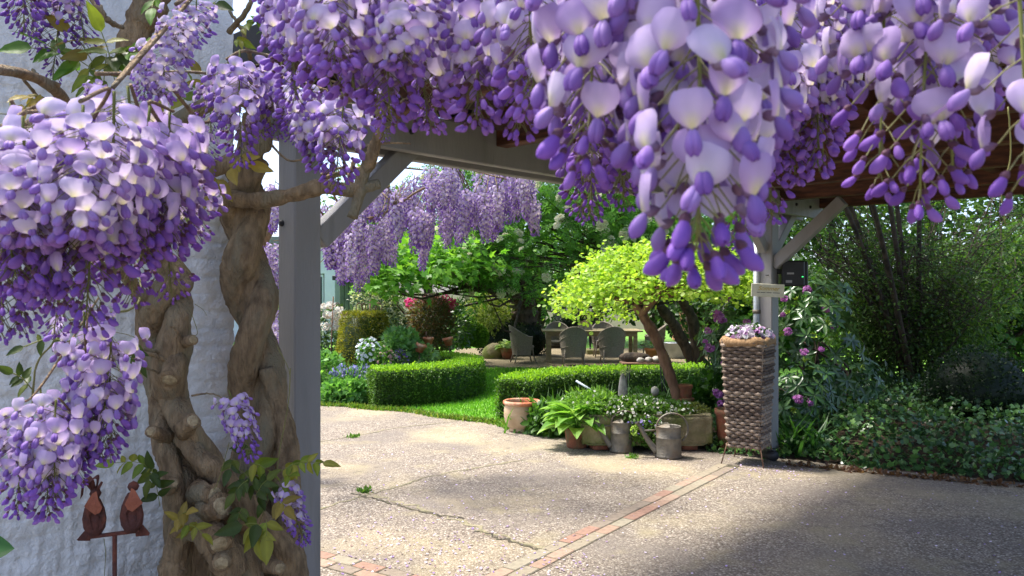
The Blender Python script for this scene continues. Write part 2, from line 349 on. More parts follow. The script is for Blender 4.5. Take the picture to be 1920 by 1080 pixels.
# ------------------------------------------------------------------ carport
O2 = np.array([-1.08, 4.07]); U2 = np.array([.6795, .7336]); V2 = np.array([.7336, -.6795])
def uv(u, v, z): q = O2+U2*u+V2*v; return np.array([q[0], q[1], z])
UV = np.array([[U2[0], -V2[0], 0], [U2[1], -V2[1], 0], [0, 0, 1]])     # columns: along u, against v, up
LU = 5.357
cp = thing('carport', 'open timber carport with grey posts and brown roof timbers', 'carport', uv(0, 0, 0))
def cbox(name, u, v, z, su, sv, sz, m, R=None, b=.006, parent=None):
    return MB().box(uv(u, v, z), (su, sv, sz), UV if R is None else UV@R, b).build(name, m, parent or cp, False)
def ry(a): return np.array([[math.cos(a), 0, -math.sin(a)], [0, 1, 0], [math.sin(a), 0, math.cos(a)]])
def rx(a): return np.array([[1, 0, 0], [0, math.cos(a), -math.sin(a)], [0, math.sin(a), math.cos(a)]])
PW = .155
for u in (0, LU):
    cbox('post', u, 0, 1.33, PW, PW, 2.62, GREY, b=.008)
for v in (-.108, .108):
    cbox('beam', (LU+1.05-.12)/2, v, 2.53, LU+1.05+.12, .058, .22, GREY)
MB().box(uv(.42, 0, 2.2), (.86, .09, .11), UV@ry(math.radians(42)), .005).build('brace', GREY, cp, False)
MB().box(uv(LU, .40, 2.2), (.09, .90, .11), UV@rx(math.radians(-41)), .005).build('brace', GREY, cp, False)
MB().box(uv(LU+.34, 0, 2.25), (.70, .08, .10), UV@ry(math.radians(42)), .005).build('brace', GREY, cp, False)
MB().box(uv(LU-.34, 0, 2.28), (.66, .08, .10), UV@ry(math.radians(-42)), .005).build('brace', GREY, cp, False)
for (u, v, z, ax) in ((-.083, -.035, 1.99, 0), (-.083, .02, 2.5, 0), (.62, .142, 2.53, 1), (4.9, .142, 2.53, 1), (LU+.7, .142, 2.53, 1), (LU+.35, .142, 2.53, 1)):
    c = uv(u, v, z); d = -np.append(U2, 0) if ax == 0 else np.append(V2, 0)
    MB().tube([c-d*.01, c+d*.004, c+d*.012], [.016, .016, .011], 12).build('bolt', BLACK, cp)
for k, u in enumerate((.35, 1.35, 2.35, 3.35, 4.35, LU+.02)):
    cbox('rafter', u, 2.45, 2.66, .10, 5.6, .24, BROWN)
cbox('rafter', LU+.20, 2.45, 2.80, .06, 5.6, .30, BROWN); cbox('rafter', LU+1.0, 2.45, 2.66, .10, 5.6, .24, BROWN)
for v in (2.0, 4.6): cbox('purlin', 3.1, v, 2.70, 6.3, .08, .16, BROWN)
for k in range(24):
    cbox('roof_board', 3.1, -.12+k*.225, 2.855, 6.5, .219, .03, DECK)
cbox('roof_sheet', 3.1, 2.46, 2.915, 6.56, 5.5, .06, BLACK)
cbox('fascia', -.2, 2.46, 2.87, .03, 5.56, .2, BLACK); cbox('fascia', 3.1, -.29, 2.87, 6.56, .03, .2, BLACK)
dp = thing('drainpipe', 'grey zinc rainwater downpipe running down beside the far carport post', 'downpipe', uv(LU, -.14, 0))
q = uv(LU-.02, -.125, 0)
MB().tube(catmull([P(1390, 398, 7.9), P(1406, 412, 7.95), P(1419, 442, 8.0)], 10), .036, 14).build('bend', ZINCL, dp)
pz = P(1419, 440, 8.0); MB().tube([(pz[0], pz[1], pz[2]), (pz[0], pz[1], 1.2), (pz[0], pz[1], 0.05)], .036, 16).build('pipe', ZINCL, dp)
MB().tube([(pz[0], pz[1], 1.42), (pz[0], pz[1], 1.46)], .042, 16).build('bracket', ZINC, dp)
MB().tube(catmull([(pz[0], pz[1], .1), (pz[0]+.02, pz[1]-.06, .06), (pz[0]+.06, pz[1]-.34, .065)], 8), .05, 14).build('outlet', BLACK, dp)

# hanging wooden sign
sg = thing('hanging_sign', 'cream wooden plaque with yellow script hanging on the far carport post', 'sign', P(1439, 558, 7.85))
FR = np.array([[.9915, .130, 0], [-.130, .9915, 0], [0, 0, 1]])   # faces the camera side of the post
tilt = np.array([[1, 0, 0], [0, 1, 0], [0, 0, 1.]]); a = math.radians(-2.4); tilt = np.array([[math.cos(a), 0, -math.sin(a)], [0, 1, 0], [math.sin(a), 0, math.cos(a)]])
sc_ = P(1439.5, 544.5, 7.82); SR = FR@tilt
CREAM = mat('cream_paint', S(206, 204, 176), S(222, 220, 196), 20, .6)
MB().box(sc_, (.312, .014, .127), SR, .004).build('board', CREAM, sg, False)
def text(name, s, size, pos, R, m, parent, shear=0.0):
    cu = bpy.data.curves.new(name, 'FONT'); cu.body = s; cu.size = size; cu.align_x = 'CENTER'; cu.align_y = 'CENTER'; cu.shear = shear; cu.extrude = .0006
    o = bpy.data.objects.new(name, cu); COL.objects.link(o); dg = bpy.context.evaluated_depsgraph_get(); me = bpy.data.meshes.new_from_object(o.evaluated_get(dg)); bpy.data.objects.remove(o); me.materials.clear(); me.materials.append(m)
    RR = Matrix(R@np.array([[1, 0, 0], [0, 0, -1], [0, 1, 0]])).to_4x4(); return obj(name, me, parent, mw=Matrix.Translation([float(x) for x in pos])@RR)
GOLD = mat('yellow_ink', S(196, 168, 60), None); INK = mat('grey_ink', S(116, 116, 104), None)
text('lettering', 'Sommer', .058, sc_+SR@np.array([.005, -.0085, .018]), SR, GOLD, sg, .35)
for k, (x, w) in enumerate(((-.09, .03), (-.045, .045), (.012, .05), (.08, .065))):
    MB().box(sc_+SR@np.array([x, -.0078, -.022]), (w, .0016, .007), SR, .0003).build('small_print', INK, sg, False)
nail = P(1440, 516, 7.86)
for sx in (-.075, .075): MB().tube([sc_+SR@np.array([sx, 0, .06]), nail], .0018, 5).build('string', INK, sg)
MB().tube([nail+(0, .06, 0), nail-(0, .012, 0)], .005, 8).build('nail', BLACK, sg)
# black wall box behind the post
bb = thing('black_box', 'black plastic speaker box with white stickers and a green light beside the far carport post', 'speaker', P(1483, 535, 7.95))
c = P(1484, 513, 7.98); MB().box(c+(.0, 0, 0), (.22, .2, .255), FR, .015).build('body', BLACK, bb, False)
MB().box(c+FR@np.array([.125, .02, 0]), (.05, .16, .24), FR@np.array([[.94, 0, .0], [0, 1, 0], [0, 0, 1]]), .012).build('side_fin', BLACK, bb, False)
MB().box(c+FR@np.array([-.12, .0, .02]), (.06, .05, .05), FR, .006).build('mount', BLACK, bb, False)
STK = mat('sticker', S(150, 150, 150), None)
MB().box(c+FR@np.array([-.03, -.101, .0]), (.065, .003, .018), FR, .0005).build('sticker', STK, bb, False)
MB().box(c+FR@np.array([-.045, -.101, -.08]), (.06, .003, .026), FR, .0005).build('sticker', STK, bb, False)
LED, nt, N, L, b_ = newmat('green_led'); b_.inputs['Base Color'].default_value = (0, .6, .1, 1); b_.inputs['Emission Color'].default_value = (.05, 1, .2, 1); b_.inputs['Emission Strength'].default_value = 1.5
MB().lathe([(0, .006), (.006, .004), (.008, 0)], 10, c+FR@np.array([.085, -.101, -.035])).build('light', LED, bb)

# ------------------------------------------------------------------ rough white wall
def vnoise(x, y, seed):
    r = np.random.default_rng(seed); g = r.random((256, 256)); xi = np.floor(x).astype(int); yi = np.floor(y).astype(int); fx = x-xi; fy = y-yi
    fx = fx*fx*(3-2*fx); fy = fy*fy*(3-2*fy); a = lambda i, j: g[(xi+i) % 256, (yi+j) % 256]
    return (a(0, 0)*(1-fx)+a(1, 0)*fx)*(1-fy)+(a(0, 1)*(1-fx)+a(1, 1)*fx)*fy
WV = .12; UE = -.425
us = np.concatenate([np.linspace(-5, -1.75, 24), np.linspace(-1.74, UE, 150)]); zs = np.concatenate([[-.02, .2], np.linspace(.42, 2.5, 250), np.linspace(2.6, 4.4, 26)])
Ug, Zg = np.meshgrid(us, zs, indexing='ij')
k = np.clip((Ug+.95)/.22, 0, 1)
disp = .006*(vnoise(Ug*60, Zg*14, 1)-.5)*(1-k)*1.8+.010*(vnoise(Ug*14, Zg*9, 2)-.5)+.007*(vnoise(Ug*45, Zg*40, 3)-.5)
course = np.abs(((Zg/.078+.12*vnoise(Ug*5, Zg*2, 5)) % 1)-.5)*2
disp += -.007*np.clip((course-.72)/.28, 0, 1)*k*(.25+1.2*vnoise(Ug*6, Zg*11, 6))-.004*(1-k)*np.clip((course-.7)/.3, 0, 1)
pits = vnoise(Ug*70, Zg*70, 7); disp -= .006*np.clip((pits-.82)/.1, 0, 1)
wp = uv(0, 0, 0)[None, None]+Ug[..., None]*np.append(U2, 0)+(WV+disp)[..., None]*np.append(V2, 0)+Zg[..., None]*np.array([0, 0, 1]); wp[..., 2] = Zg
edge = .008*(vnoise(Zg*16, Zg*0+3, 9)-.5)*np.clip((Ug-UE+.02)/.02, 0, 1); wp += edge[..., None]*np.append(U2, 0)
PLASTER = mat('white_masonry_paint', S(218, 216, 212), S(234, 232, 228), 9, .8, .5, 90, c3=S(190, 186, 180), s3=3.5, l3=.6, h3=.8)
wl = thing('white_wall', 'rough white painted masonry wall behind the braided vine trunk', 'wall', uv(-1, WV, 0))
mb = MB(); mb.grid(wp)
e = wp[-1]; depth = np.linspace(0, 1.5, 8); ret = e[None]-depth[:, None, None]*np.append(V2, 0); mb.grid(ret); mb.build('masonry', PLASTER, wl)
mb = MB(); mb.box(uv(-2.75, WV-.8, 4.42), (4.7, 1.55, .05), UV, .01); mb.build('coping', PLASTER, wl, False)

# ------------------------------------------------------------------ wisteria
UNIT = .0235
def tear(n, m, L, rmax, peak, tip, ax, at, flat=1.0):
    """teardrop body along axis ax: n rings of m points"""
    t = np.linspace(0, 1, n); r = rmax*np.where(t < peak, np.sin(t/peak*math.pi/2)**.8, np.cos((t-peak)/(1-peak)*math.pi/2*.96)**tip)
    r[0] *= .3; ax = nrm(ax); x = nrm(np.cross(ax, [0.001, .3, 1])); y = np.cross(x, ax); a = np.arange(m)/m*2*math.pi
    V = np.asarray(at)+t[:, None, None]*L*ax+r[:, None, None]*(np.cos(a)[None, :, None]*x*flat+np.sin(a)[None, :, None]*y)
    i = np.arange(n-1)[:, None]*m; j = np.arange(m); k = (j+1) % m
    return V.reshape(-1, 3), np.stack([i+j, i+k, i+m+k, i+m+j], -1).reshape(-1, 4), np.repeat(t, m)
def lerp(a, b, f): f = np.asarray(f)[:, None]; return np.asarray(a)*(1-f)+np.asarray(b)*f
C_EDGE = [S(212, 196, 230), S(198, 176, 222), S(186, 158, 214)]; C_MID = [S(230, 220, 238), S(222, 206, 234), S(212, 190, 228)]
C_KEEL = [S(166, 128, 208), S(152, 110, 200), S(138, 96, 188)]; C_BUD = [S(160, 118, 204), S(146, 102, 196), S(130, 86, 178)]
C_YEL = S(232, 226, 170); C_CAL = S(120, 84, 104); C_STEM = S(126, 132, 70)
def flower(mb, pos, R, s, hi, tone, op):
    """open pea flower: reflexed standard petal, two wings and keel, calyx"""
    n = (9, 8) if hi else (4, 4); tt = np.linspace(0, 1, n[0]); ss = np.linspace(-1, 1, n[1])
    Tt, Ss = np.meshgrid(tt, ss, indexing='ij'); wd = .62*np.sin(np.clip(Tt*.90+.07, 0, 1)*math.pi*.76)**.85*(1.05-.1*Tt)
    x = Ss*wd*op; z = Tt*.92-.10*(1-np.abs(Ss))*np.clip(Tt-.75, 0, 1)*1.6-.12*Ss**2*Tt; y = .42-.22*Tt**2-.20*Ss**2*op+.05*np.exp(-(Ss*4)**2)*(1-Tt)+.16*(1-op)*np.abs(Ss)+.03*np.cos(Ss*9)*Tt*(Tt > .6)
    V = np.stack([x, y, z], -1)
    f = np.clip(np.hypot(Ss*.8, Tt-.2)*1.25, 0, 1).ravel(); c = lerp(C_MID[tone], C_EDGE[tone], f); g = np.clip(1-np.hypot(Ss*1.3, Tt*1.9), 0, 1).ravel(); c = lerp(c, C_YEL, np.clip(g*1.3, 0, .9)); c = c*(1-.10*(np.abs(np.sin(Ss*14)) > .8).ravel()*np.clip(1-Tt.ravel(), 0, 1))[:, None]
    W_ = lambda q: (q*s*UNIT)@R.T+pos
    mb.grid(W_(V.reshape(-1, 3)).reshape(V.shape), c.reshape(n[0], n[1], 3))
    m = (7, 10) if hi else (4, 6)
    for sx in ((-.035, .035) if hi else (0,)):
        V, F, t = tear(m[0], m[1], .70, .19 if hi else .22, .62, .55, (sx*1.2, .62, -.62), (sx, .36, .04), .75)
        mb.add(W_(V), F, lerp(lerp(C_EDGE[tone], C_KEEL[tone], [.5]*len(t)), C_KEEL[tone], t))
    V, F, t = tear(4 if hi else 3, 8 if hi else 5, .45, .15, .6, .5, (0, 1, .05), (0, 0, 0)); mb.add(W_(V), F, lerp(C_CAL, C_EDGE[tone], t*.5))
def bud(mb, pos, R, s, hi, tone):
    m = (9, 12) if hi else (5, 6)
    V, F, t = tear(m[0], m[1], 1.0, .25, .62, .6, (0, 1, 0), (0, .12, 0), .82); V[:, 2] += -.12*np.sin(t*math.pi*.8)
    W_ = lambda q: (q*s*UNIT)@R.T+pos
    mb.add(W_(V), F, lerp(C_BUD[tone]*1.25, C_BUD[tone], t**.5))
    V, F, t = tear(5 if hi else 3, 8 if hi else 5, .42, .16, .62, .5, (0, 1, 0), (0, 0, 0)); mb.add(W_(V), F, lerp(C_CAL*.8, C_CAL*1.1, t))
def raceme_items(L, n, openf, fat, rr, fs=1.0):
    """flowers round a hanging axis: open ones above, closing to buds at the tip"""
    out = []; ax = lambda t: np.array([.03*math.sin(t*2.2+rr)*L, .03*math.cos(t*1.7+rr)*L, -t*L])
    g = rr*5
    for k in range(n):
        t = .03+.97*(k/(n-1))**.95; g += 2.39996+rnd(-.35, .35); ped = (fat*(1-t)**.45*.036+.006)*fs*rnd(.75, 1.2)
        dn = .25+.75*t+rnd(-.25, .25); d = nrm(np.array([math.cos(g), math.sin(g), -dn])); a = ax(t); b = a+d*ped+np.array([0, 0, -.15*ped])
        op = 1-np.clip((t-openf)/.16+rnd(-.5, .5), 0, 1); sc = fs*(1.0 if op > .3 else max(.3, 1.02-(t-openf)*1.05))*rnd(.88, 1.12)
        up = np.array([0, 0, 1.])+RNG.normal(0, .22, 3); dd = nrm(d*np.array([1, 1, .5 if op > .3 else 1.0])+RNG.normal(0, .18, 3))
        out.append(('flower' if op > .3 else 'bud', b, basis(dd, up), sc, max(.55, op), a, t))
    return out, ax
def axis_mesh(mb, L, items, ax, fs=1.0):
    mb.tube([ax(t) for t in np.linspace(-.06, 1, 12)], np.linspace(.0017, .0008, 12)*fs, 6, C_STEM)
    for it in items: mb.tube([it[5], (it[5]+it[1])/2+(0, 0, .002), it[1]], (.00055*fs), 4, C_STEM*.8+C_CAL*.25, cap=False)
def raceme_mesh(L, n, openf, fat, tone, hi, seed):
    mb = MB(); items, ax = raceme_items(L, n, openf, fat, seed)
    axis_mesh(mb, L, items, ax)
    for kd, b, R, sc, op, a, t in items:
        tn = tone if rnd(0, 1) < .7 else int(RNG.integers(0, 3))
        if kd == 'flower': flower(mb, b, R, sc, hi, tn, op)
        else: bud(mb, b, R, sc, hi, tn)
    return mb.data('raceme', PETAL)
RL = {}
def lib(L, tone, hi, openf, fat):
    Lq = min((.14, .19, .25, .32), key=lambda q: abs(q-L)); key = (Lq, tone, hi, openf)
    if len(RL.get(key, [])) < (3 if hi else 2): RL.setdefault(key, []).append(raceme_mesh(Lq, int(34+Lq*190), openf, fat, tone, hi, len(RL)*1.3))
    ms = RL[key]; return ms[RNG.integers(0, len(ms))], Lq
def hang(vine, px, y0, y1, d, fs=1.0, tone=1, hi=False, openf=.5, fat=1.0, lean=0.0, leany=0.0):
    """hang one raceme: photo column, rows of its top and tip, metres away, flower scale"""
    p = P(px, y0, d); L = (y1-y0)*d/FPX; me, Lq = lib(L/fs, tone, hi, openf, fat)
    s = L/Lq; s2 = fs*.5+s*.5 if abs(s/fs-1) < .5 else s
    M = Matrix.Translation(p)@Matrix.Rotation(lean, 4, 'Y')@Matrix.Rotation(leany+rnd(-.06, .06), 4, 'X')@Matrix.Rotation(rnd(0, 6.28), 4, 'Z')@Matrix.Diagonal((s2, s2, s, 1))
    return obj('raceme', me, vine, mw=M), p
def hang_open(vine, px, y0, y1, d, fs, n, openf, seed, fat=1.0, tone=1):
    """a raceme close to the eye: every flower and bud an object of its own"""
    p = P(px, y0, d); L = (y1-y0)*d/FPX; items, ax = raceme_items(L, n, openf, fat, seed, fs); mb = MB(); axis_mesh(mb, L, items, ax, fs)
    r = obj('raceme', mb.data('raceme', SHOOT), vine, mw=Matrix.Translation(p))
    for kd, b, R, sc, op, a, t in items:
        me = FLM[kd][RNG.integers(0, len(FLM[kd]))]
        o = obj(kd, me, r, mw=Matrix.Translation(b)@Matrix(R).to_4x4()@Matrix.Diagonal((sc, sc, sc, 1)))
    return r, p
FLM = {'flower': [], 'bud': []}
for tn in (0, 0, 1, 1, 2):
    for op in (1.0, .8): mb = MB(); flower(mb, np.zeros(3), np.eye(3), 1, True, tn, op); FLM['flower'].append(mb.data('flower', PETAL))
    mb = MB(); bud(mb, np.zeros(3), np.eye(3), 1, True, tn); FLM['bud'].append(mb.data('bud', PETAL))

def cane(vine, pts, r0, r1=None, n=24, seg=9, name='branch', m=BARK, knob=.05):
    p = catmull([P(*q) for q in pts], n); wob = RNG.normal(0, 1, (n, 3))*r0*.12; wob[0] = 0; wob[-1] = 0
    return MB().tube(p+wob, np.linspace(r0, r1 or r0*.7, n)*(1+RNG.normal(0, .05, n)), seg, (1, 1, 1) if m is BARK else S(118, 116, 66), knob=knob).build(name, m, vine)

def strand(path, r, seed, n=80, seg=16):
    """a thick old stem with ridged, lumpy surface"""
    p = catmull(path, n); rr = np.interp(np.linspace(0, 1, n), np.linspace(0, 1, len(r)), r)
    rs = np.random.default_rng(int(seed*7)); t = np.linspace(0, 1, n)
    rr = rr*(1+.07*np.sin(t*23+seed)+.05*np.sin(t*51+2*seed)+rs.normal(0, .015, n))
    mb = MB(); mb.tube(p, rr, seg)
    V = mb.v[0]; k = n*seg; ang = np.tile(np.arange(seg)/seg*2*math.pi, n); tt = np.repeat(t, seg)
    bump = 1+.07*np.sin(3*ang+tt*16+seed)+.05*np.sin(5*ang-tt*22+seed*2)+.03*rs.normal(0, 1, k)
    cen = np.repeat(p, seg, 0); V[:k] = cen+(V[:k]-cen)*bump[:, None]; return mb
va = thing('wisteria_vine', 'old wisteria with braided trunk on the white wall and racemes over a rusty bird ornament', 'wisteria', (*P(390, 1200, 3.05)[:2], 0), 'wisteria plants')
vb = thing('wisteria_vine', 'wisteria with single corkscrew trunk beside the grey post, flowering under the carport eaves', 'wisteria', (*P(510, 1200, 3.5)[:2], 0), 'wisteria plants')
vc = thing('wisteria_vine', 'distant wisteria in full bloom hanging beyond the carport beam in the garden', 'wisteria', (-2.3, 7.2, 0), 'wisteria plants')
def gp(px, py, d): return P(px, py, d)
def down(px, d): q = P(px, 1080, d); return np.array([q[0], q[1], 0.0])
D = 3.08
A = [  # strands of the braided trunk, photo column/row/depth
    ([down(385, 3.05), gp(378, 1080, D), gp(352, 930, D-.03), gp(345, 850, D+.04), gp(330, 770, D+.05), gp(318, 700, D-.04), gp(330, 610, D-.05), gp(335, 560, D+.02), gp(305, 500, D+.06), gp(250, 440, D)], [.075, .07, .055, .055, .06, .062, .055, .045, .04, .035]),
    ([down(470, 3.1), gp(455, 1080, D), gp(425, 950, D+.04), gp(390, 870, D+.03), gp(350, 800, D-.05), gp(310, 720, D+.04), gp(295, 640, D+.05), gp(288, 590, D-.03), gp(310, 545, D-.06), gp(345, 530, D), gp(300, 470, D+.03)], [.08, .075, .065, .055, .055, .05, .05, .05, .045, .04, .035]),
    ([down(330, 3.0), gp(335, 1080, D-.06), gp(330, 960, D-.08), gp(322, 880, D-.08), gp(305, 830, D-.06), gp(296, 760, D), gp(280, 690, D+.05), gp(270, 620, D+.06), gp(262, 560, D+.03), gp(225, 500, D)], [.06, .05, .042, .042, .04, .036, .034, .03, .028, .025]),
    ([down(560, 3.2), gp(545, 1060, 3.15), gp(480, 980, 3.08), gp(420, 900, 3.02), gp(375, 860, 3.0), gp(340, 815, 3.04)], [.06, .05, .05, .045, .04, .035]),
    ([gp(440, 1080, 2.95), gp(400, 1010, 2.93), gp(350, 985, 2.94), gp(330, 1040, 2.96), gp(322, 1120, 2.96), down(318, 2.98)], [.06, .058, .05, .045, .05, .055]),
]
for k, (pp, r) in enumerate(A): strand(pp, r, k+1).build('trunk', BARK, va)
CUT = mat('cut_wood', S(140, 122, 92), S(178, 160, 126), 60, .9, .5, 120)
# cut stubs and knots
def stub(vine, px, py, d, dx, dy, r, L=.06):
    a = P(px, py, d); b = P(px+dx, py+dy, d-.05); v = nrm(b-a)*L
    MB().tube([a-v*.7, a, a+v*.6, a+v*.95, a+v], [r*1.25, r*1.05, r*.95, r, r*.86], 12, knob=.09).build('stub', BARK, vine)
    MB().tube([a+v*.97, a+v*1.02], [r*.74, r*.66], 12, knob=.06).build('cut_face', CUT, vine)
for q in ((325, 690, 2.98, -8, 26, .038), (385, 925, 2.95, 26, 4, .04), (405, 1005, 2.9, 6, 16, .042), (352, 800, 2.98, 12, -14, .03), (300, 815, 2.97, -16, -6, .024), (322, 915, 2.96, 4, -12, .022), (420, 1040, 2.9, -4, 14, .034), (350, 640, 2.99, 14, -4, .02), (455, 980, 2.95, -12, -8, .026), (512, 1062, 2.95, 14, 4, .026), (400, 955, 2.93, 22, -10, .045)): stub(va, *q)
# twigs from the braid
for pts, r in (([(310, 675, 2.97), (270, 662, 2.9), (225, 668, 2.85)], .010), ([(300, 660, 2.97), (262, 655, 2.9), (220, 658, 2.84), (195, 645, 2.82)], .007), ([(345, 640, 2.98), (330, 618, 2.94), (318, 612, 2.92)], .006), ([(360, 742, 2.98), (395, 738, 2.94), (430, 752, 2.9)], .004), ([(300, 700, 2.97), (270, 690, 2.9), (262, 705, 2.9)], .005), ([(270, 560, 3), (240, 520, 2.9), (205, 505, 2.7), (150, 480, 2.3)], .022), ([(300, 480, 3.05), (250, 430, 2.8), (190, 380, 2.2), (120, 330, 1.6), (60, 235, 1.2)], .024)):
    cane(va, pts, r, r*.5)
# corkscrew trunk: a thick core with two strands wound round it
core = np.array([down(500, 3.55), gp(500, 1080, 3.55), gp(485, 900, 3.55), gp(482, 750, 3.56), gp(476, 600, 3.56), gp(465, 500, 3.56), gp(458, 400, 3.55), gp(462, 330, 3.55), gp(470, 270, 3.55), gp(478, 215, 3.5)])
strand(core, [.10, .09, .06, .05, .05, .055, .06, .065, .06, .05], 9, 110, 18).build('trunk', BARK, vb)
cp_ = catmull(core, 140); tt = np.linspace(0, 1, 140)
for ph, r, am in ((0, .070, .066), (math.pi, .062, .066)):
    off = np.stack([np.cos(tt*19+ph), np.sin(tt*19+ph), 0*tt], -1)*am*(1-.3*tt)[:, None]
    strand((cp_+off)[:116:2], [r*1.15, r, r, r*.95, r*.8], 11+ph, 120, 16).build('trunk', BARK, vb)
strand([down(560, 3.3), gp(548, 1080, 3.3), gp(535, 960, 3.42), gp(540, 850, 3.5), gp(520, 760, 3.52), gp(500, 690, 3.5)], [.075, .065, .06, .05, .045, .03], 17).build('trunk', BARK, vb)
strand([gp(470, 1080, 3.4), gp(455, 960, 3.42), gp(440, 900, 3.45), gp(470, 820, 3.5)], [.08, .07, .055, .04], 19).build('trunk', BARK, vb)
strand([gp(532, 930, 3.3), gp(545, 980, 3.25), gp(532, 1030, 3.2), gp(500, 1050, 3.15), gp(455, 985, 3.1)], [.045, .05, .048, .04, .035], 23).build('trunk', BARK, vb)
strand([gp(435, 372, 3.45), gp(490, 376, 3.4), gp(545, 366, 3.38), gp(600, 352, 3.4), gp(660, 356, 3.42), gp(712, 345, 3.46)], [.036, .034, .03, .034, .028, .022], 27, 60).build('branch', BARK, vb)
strand([gp(712, 180, 3.3), gp(712, 235, 3.35), gp(700, 285, 3.4), gp(680, 330, 3.43), gp(672, 372, 3.42), gp(660, 408, 3.4)], [.018, .02, .026, .028, .024, .02], 29, 60).build('branch', BARK, vb)
strand([gp(330, 228, 3.2), gp(400, 192, 3.2), gp(470, 190, 3.25), gp(560, 200, 3.3), gp(640, 185, 3.3), gp(700, 150, 3.2), gp(790, 80, 3.0), gp(840, 10, 2.9)], [.03, .028, .026, .026, .026, .024, .022, .02], 31, 60).build('branch', BARK, vb)
strand([gp(340, 340, 3.2), gp(400, 318, 3.3), gp(450, 296, 3.4), gp(490, 262, 3.5), gp(480, 200, 3.5), gp(462, 140, 3.4)], [.03, .032, .034, .045, .045, .04], 33, 60).build('branch', BARK, vb)
strand([gp(230, 130, 3.0), gp(262, 50, 3.0), gp(300, -30, 3.0), gp(330, -120, 3.0)], [.045, .055, .06, .06], 35, 40).build('branch', BARK, va)
strand([gp(-60, 125, 1.5), gp(50, 140, 1.7), gp(110, 175, 1.9), gp(150, 225, 2.1), gp(220, 238, 2.5), gp(330, 228, 3.2)], [.010, .011, .013, .014, .018, .024], 37, 50).build('branch', BARK, va)
for pts, r in (([(170, -10, 2.6), (200, 35, 2.6), (230, 52, 2.8)], .012), ([(110, 160, 1.85), (80, 150, 1.8), (60, 130, 1.8)], .006), ([(150, 225, 2.1), (90, 200, 1.9), (45, 150, 1.75)], .006)): cane(va, pts, r, r*.6)
for pts, r in (([(695, 215, 3.35), (725, 205, 3.3), (770, 180, 3.3)], .008), ([(690, 275, 3.4), (730, 268, 3.38), (770, 270, 3.36)], .006), ([(700, 245, 3.4), (745, 235, 3.36)], .005), ([(540, 200, 3.3), (600, 172, 3.2), (640, 160, 3.1), (560, 130, 3.0)], .006), ([(430, 60, 3.1), (465, 15, 3.0), (480, -40, 3.0)], .012), ([(470, 110, 3.3), (455, 60, 3.2), (430, 20, 3.2)], .010), ([(500, 262, 3.5), (540, 300, 3.45), (580, 296, 3.4)], .006), ([(840, 10, 2.9), (800, -40, 2.2), (760, -70, 1.4), (740, -140, .95)], .016)): cane(vb, pts, r, r*.6)

# --- racemes.  (column, top row, tip row, metres away, flower scale, tone, open share)
LEFT = [  # big cluster out in front of the wall
    (20, 205, 470, 1.05, 1.25, 1, .5), (75, 215, 520, 1.0, 1.25, 0, .55), (130, 225, 560, 1.05, 1.2, 1, .5), (175, 240, 600, 1.0, 1.2, 1, .42), (205, 185, 440, .98, 1.25, 0, .6), (245, 175, 430, 1.1, 1.2, 0, .6),
    (280, 215, 470, 1.05, 1.2, 1, .5), (325, 225, 450, 1.1, 1.2, 1, .5), (365, 330, 450, 1.2, 1.0, 2, .2), (240, 330, 560, 1.15, 1.15, 2, .25), (300, 360, 550, 1.25, 1.1, 2, .2), (60, 350, 620, 1.12, 1.15, 1, .3), (10, 380, 620, 1.1, 1.2, 1, .3),
    (120, 380, 620, 1.2, 1.1, 2, .25), (0, 260, 520, .95, 1.25, 1, .5), (50, 230, 430, .92, 1.25, 0, .8), (150, 210, 420, .9, 1.25, 0, .8)]
LOWL = [(165, 600, 860, 1.4, 1.1, 1, .6), (205, 610, 850, 1.42, 1.1, 1, .5), (185, 570, 640, 1.5, .8, 1, .7), (35, 770, 960, 1.35, 1.0, 1, .5), (75, 740, 965, 1.36, 1.05, 0, .6), (110, 760, 930, 1.35, 1.0, 1, .5), (148, 780, 905, 1.4, .9, 2, .3), (210, 700, 855, 1.45, 1.0, 2, .3)]
UPL = [(65, -80, 100, 1.9, 1.1, 2, .2), (110, -60, 150, 1.9, 1.1, 2, .3), (140, -70, 90, 1.9, 1.1, 2, .2), (40, -90, 60, 1.8, 1.1, 2, .3), (300, 70, 175, 1.5, 1.15, 0, .8), (270, 110, 180, 1.5, 1.1, 0, .6), (365, 0, 80, 1.6, 1.0, 1, .4), (330, 20, 110, 1.5, 1.0, 0, .7), (180, 150, 215, 1.6, 1.0, 2, .3), (210, 180, 260, 1.3, 1.1, 0, .8), (385, 240, 330, 2.0, 1.0, 2, .1), (400, 150, 250, 2.2, 1.0, 2, .2)]
MID = [(455, 105, 298, 1.9, 1.25, 1, .45), (425, 120, 240, 2.0, 1.1, 2, .3), (490, 110, 250, 2.0, 1.1, 1, .4), (600, 175, 310, 1.8, 1.2, 0, .5), (640, 190, 348, 1.75, 1.2, 1, .35), (575, 165, 270, 1.8, 1.1, 0, .8), (560, 150, 260, 1.9, 1.1, 2, .3), (530, 120, 250, 2.0, 1.1, 2, .3), (720, 150, 260, 2.3, 1.0, 2, .1),
    (560, -40, 190, 1.15, 1.05, 1, .4), (600, -60, 160, 1.05, 1.1, 0, .5), (650, -80, 170, 1.0, 1.1, 0, .55), (690, -60, 190, 1.1, 1.1, 1, .55), (620, -100, 110, .9, 1.1, 0, .6), (735, -90, 215, .95, 1.1, 1, .5), (785, -60, 220, 1.05, 1.1, 0, .55), (830, 0, 232, 1.25, 1.05, 0, .45), (890, -80, 225, .95, 1.1, 0, .55), (965, -80, 240, .95, 1.1, 1, .45), (1000, -90, 190, .85, 1.1, 0, .5), (540, -60, 90, 1.2, 1.0, 0, .7), (760, -60, 110, .9, 1.05, 0, .8), (860, -60, 120, 1.1, 1.05, 0, .8)]
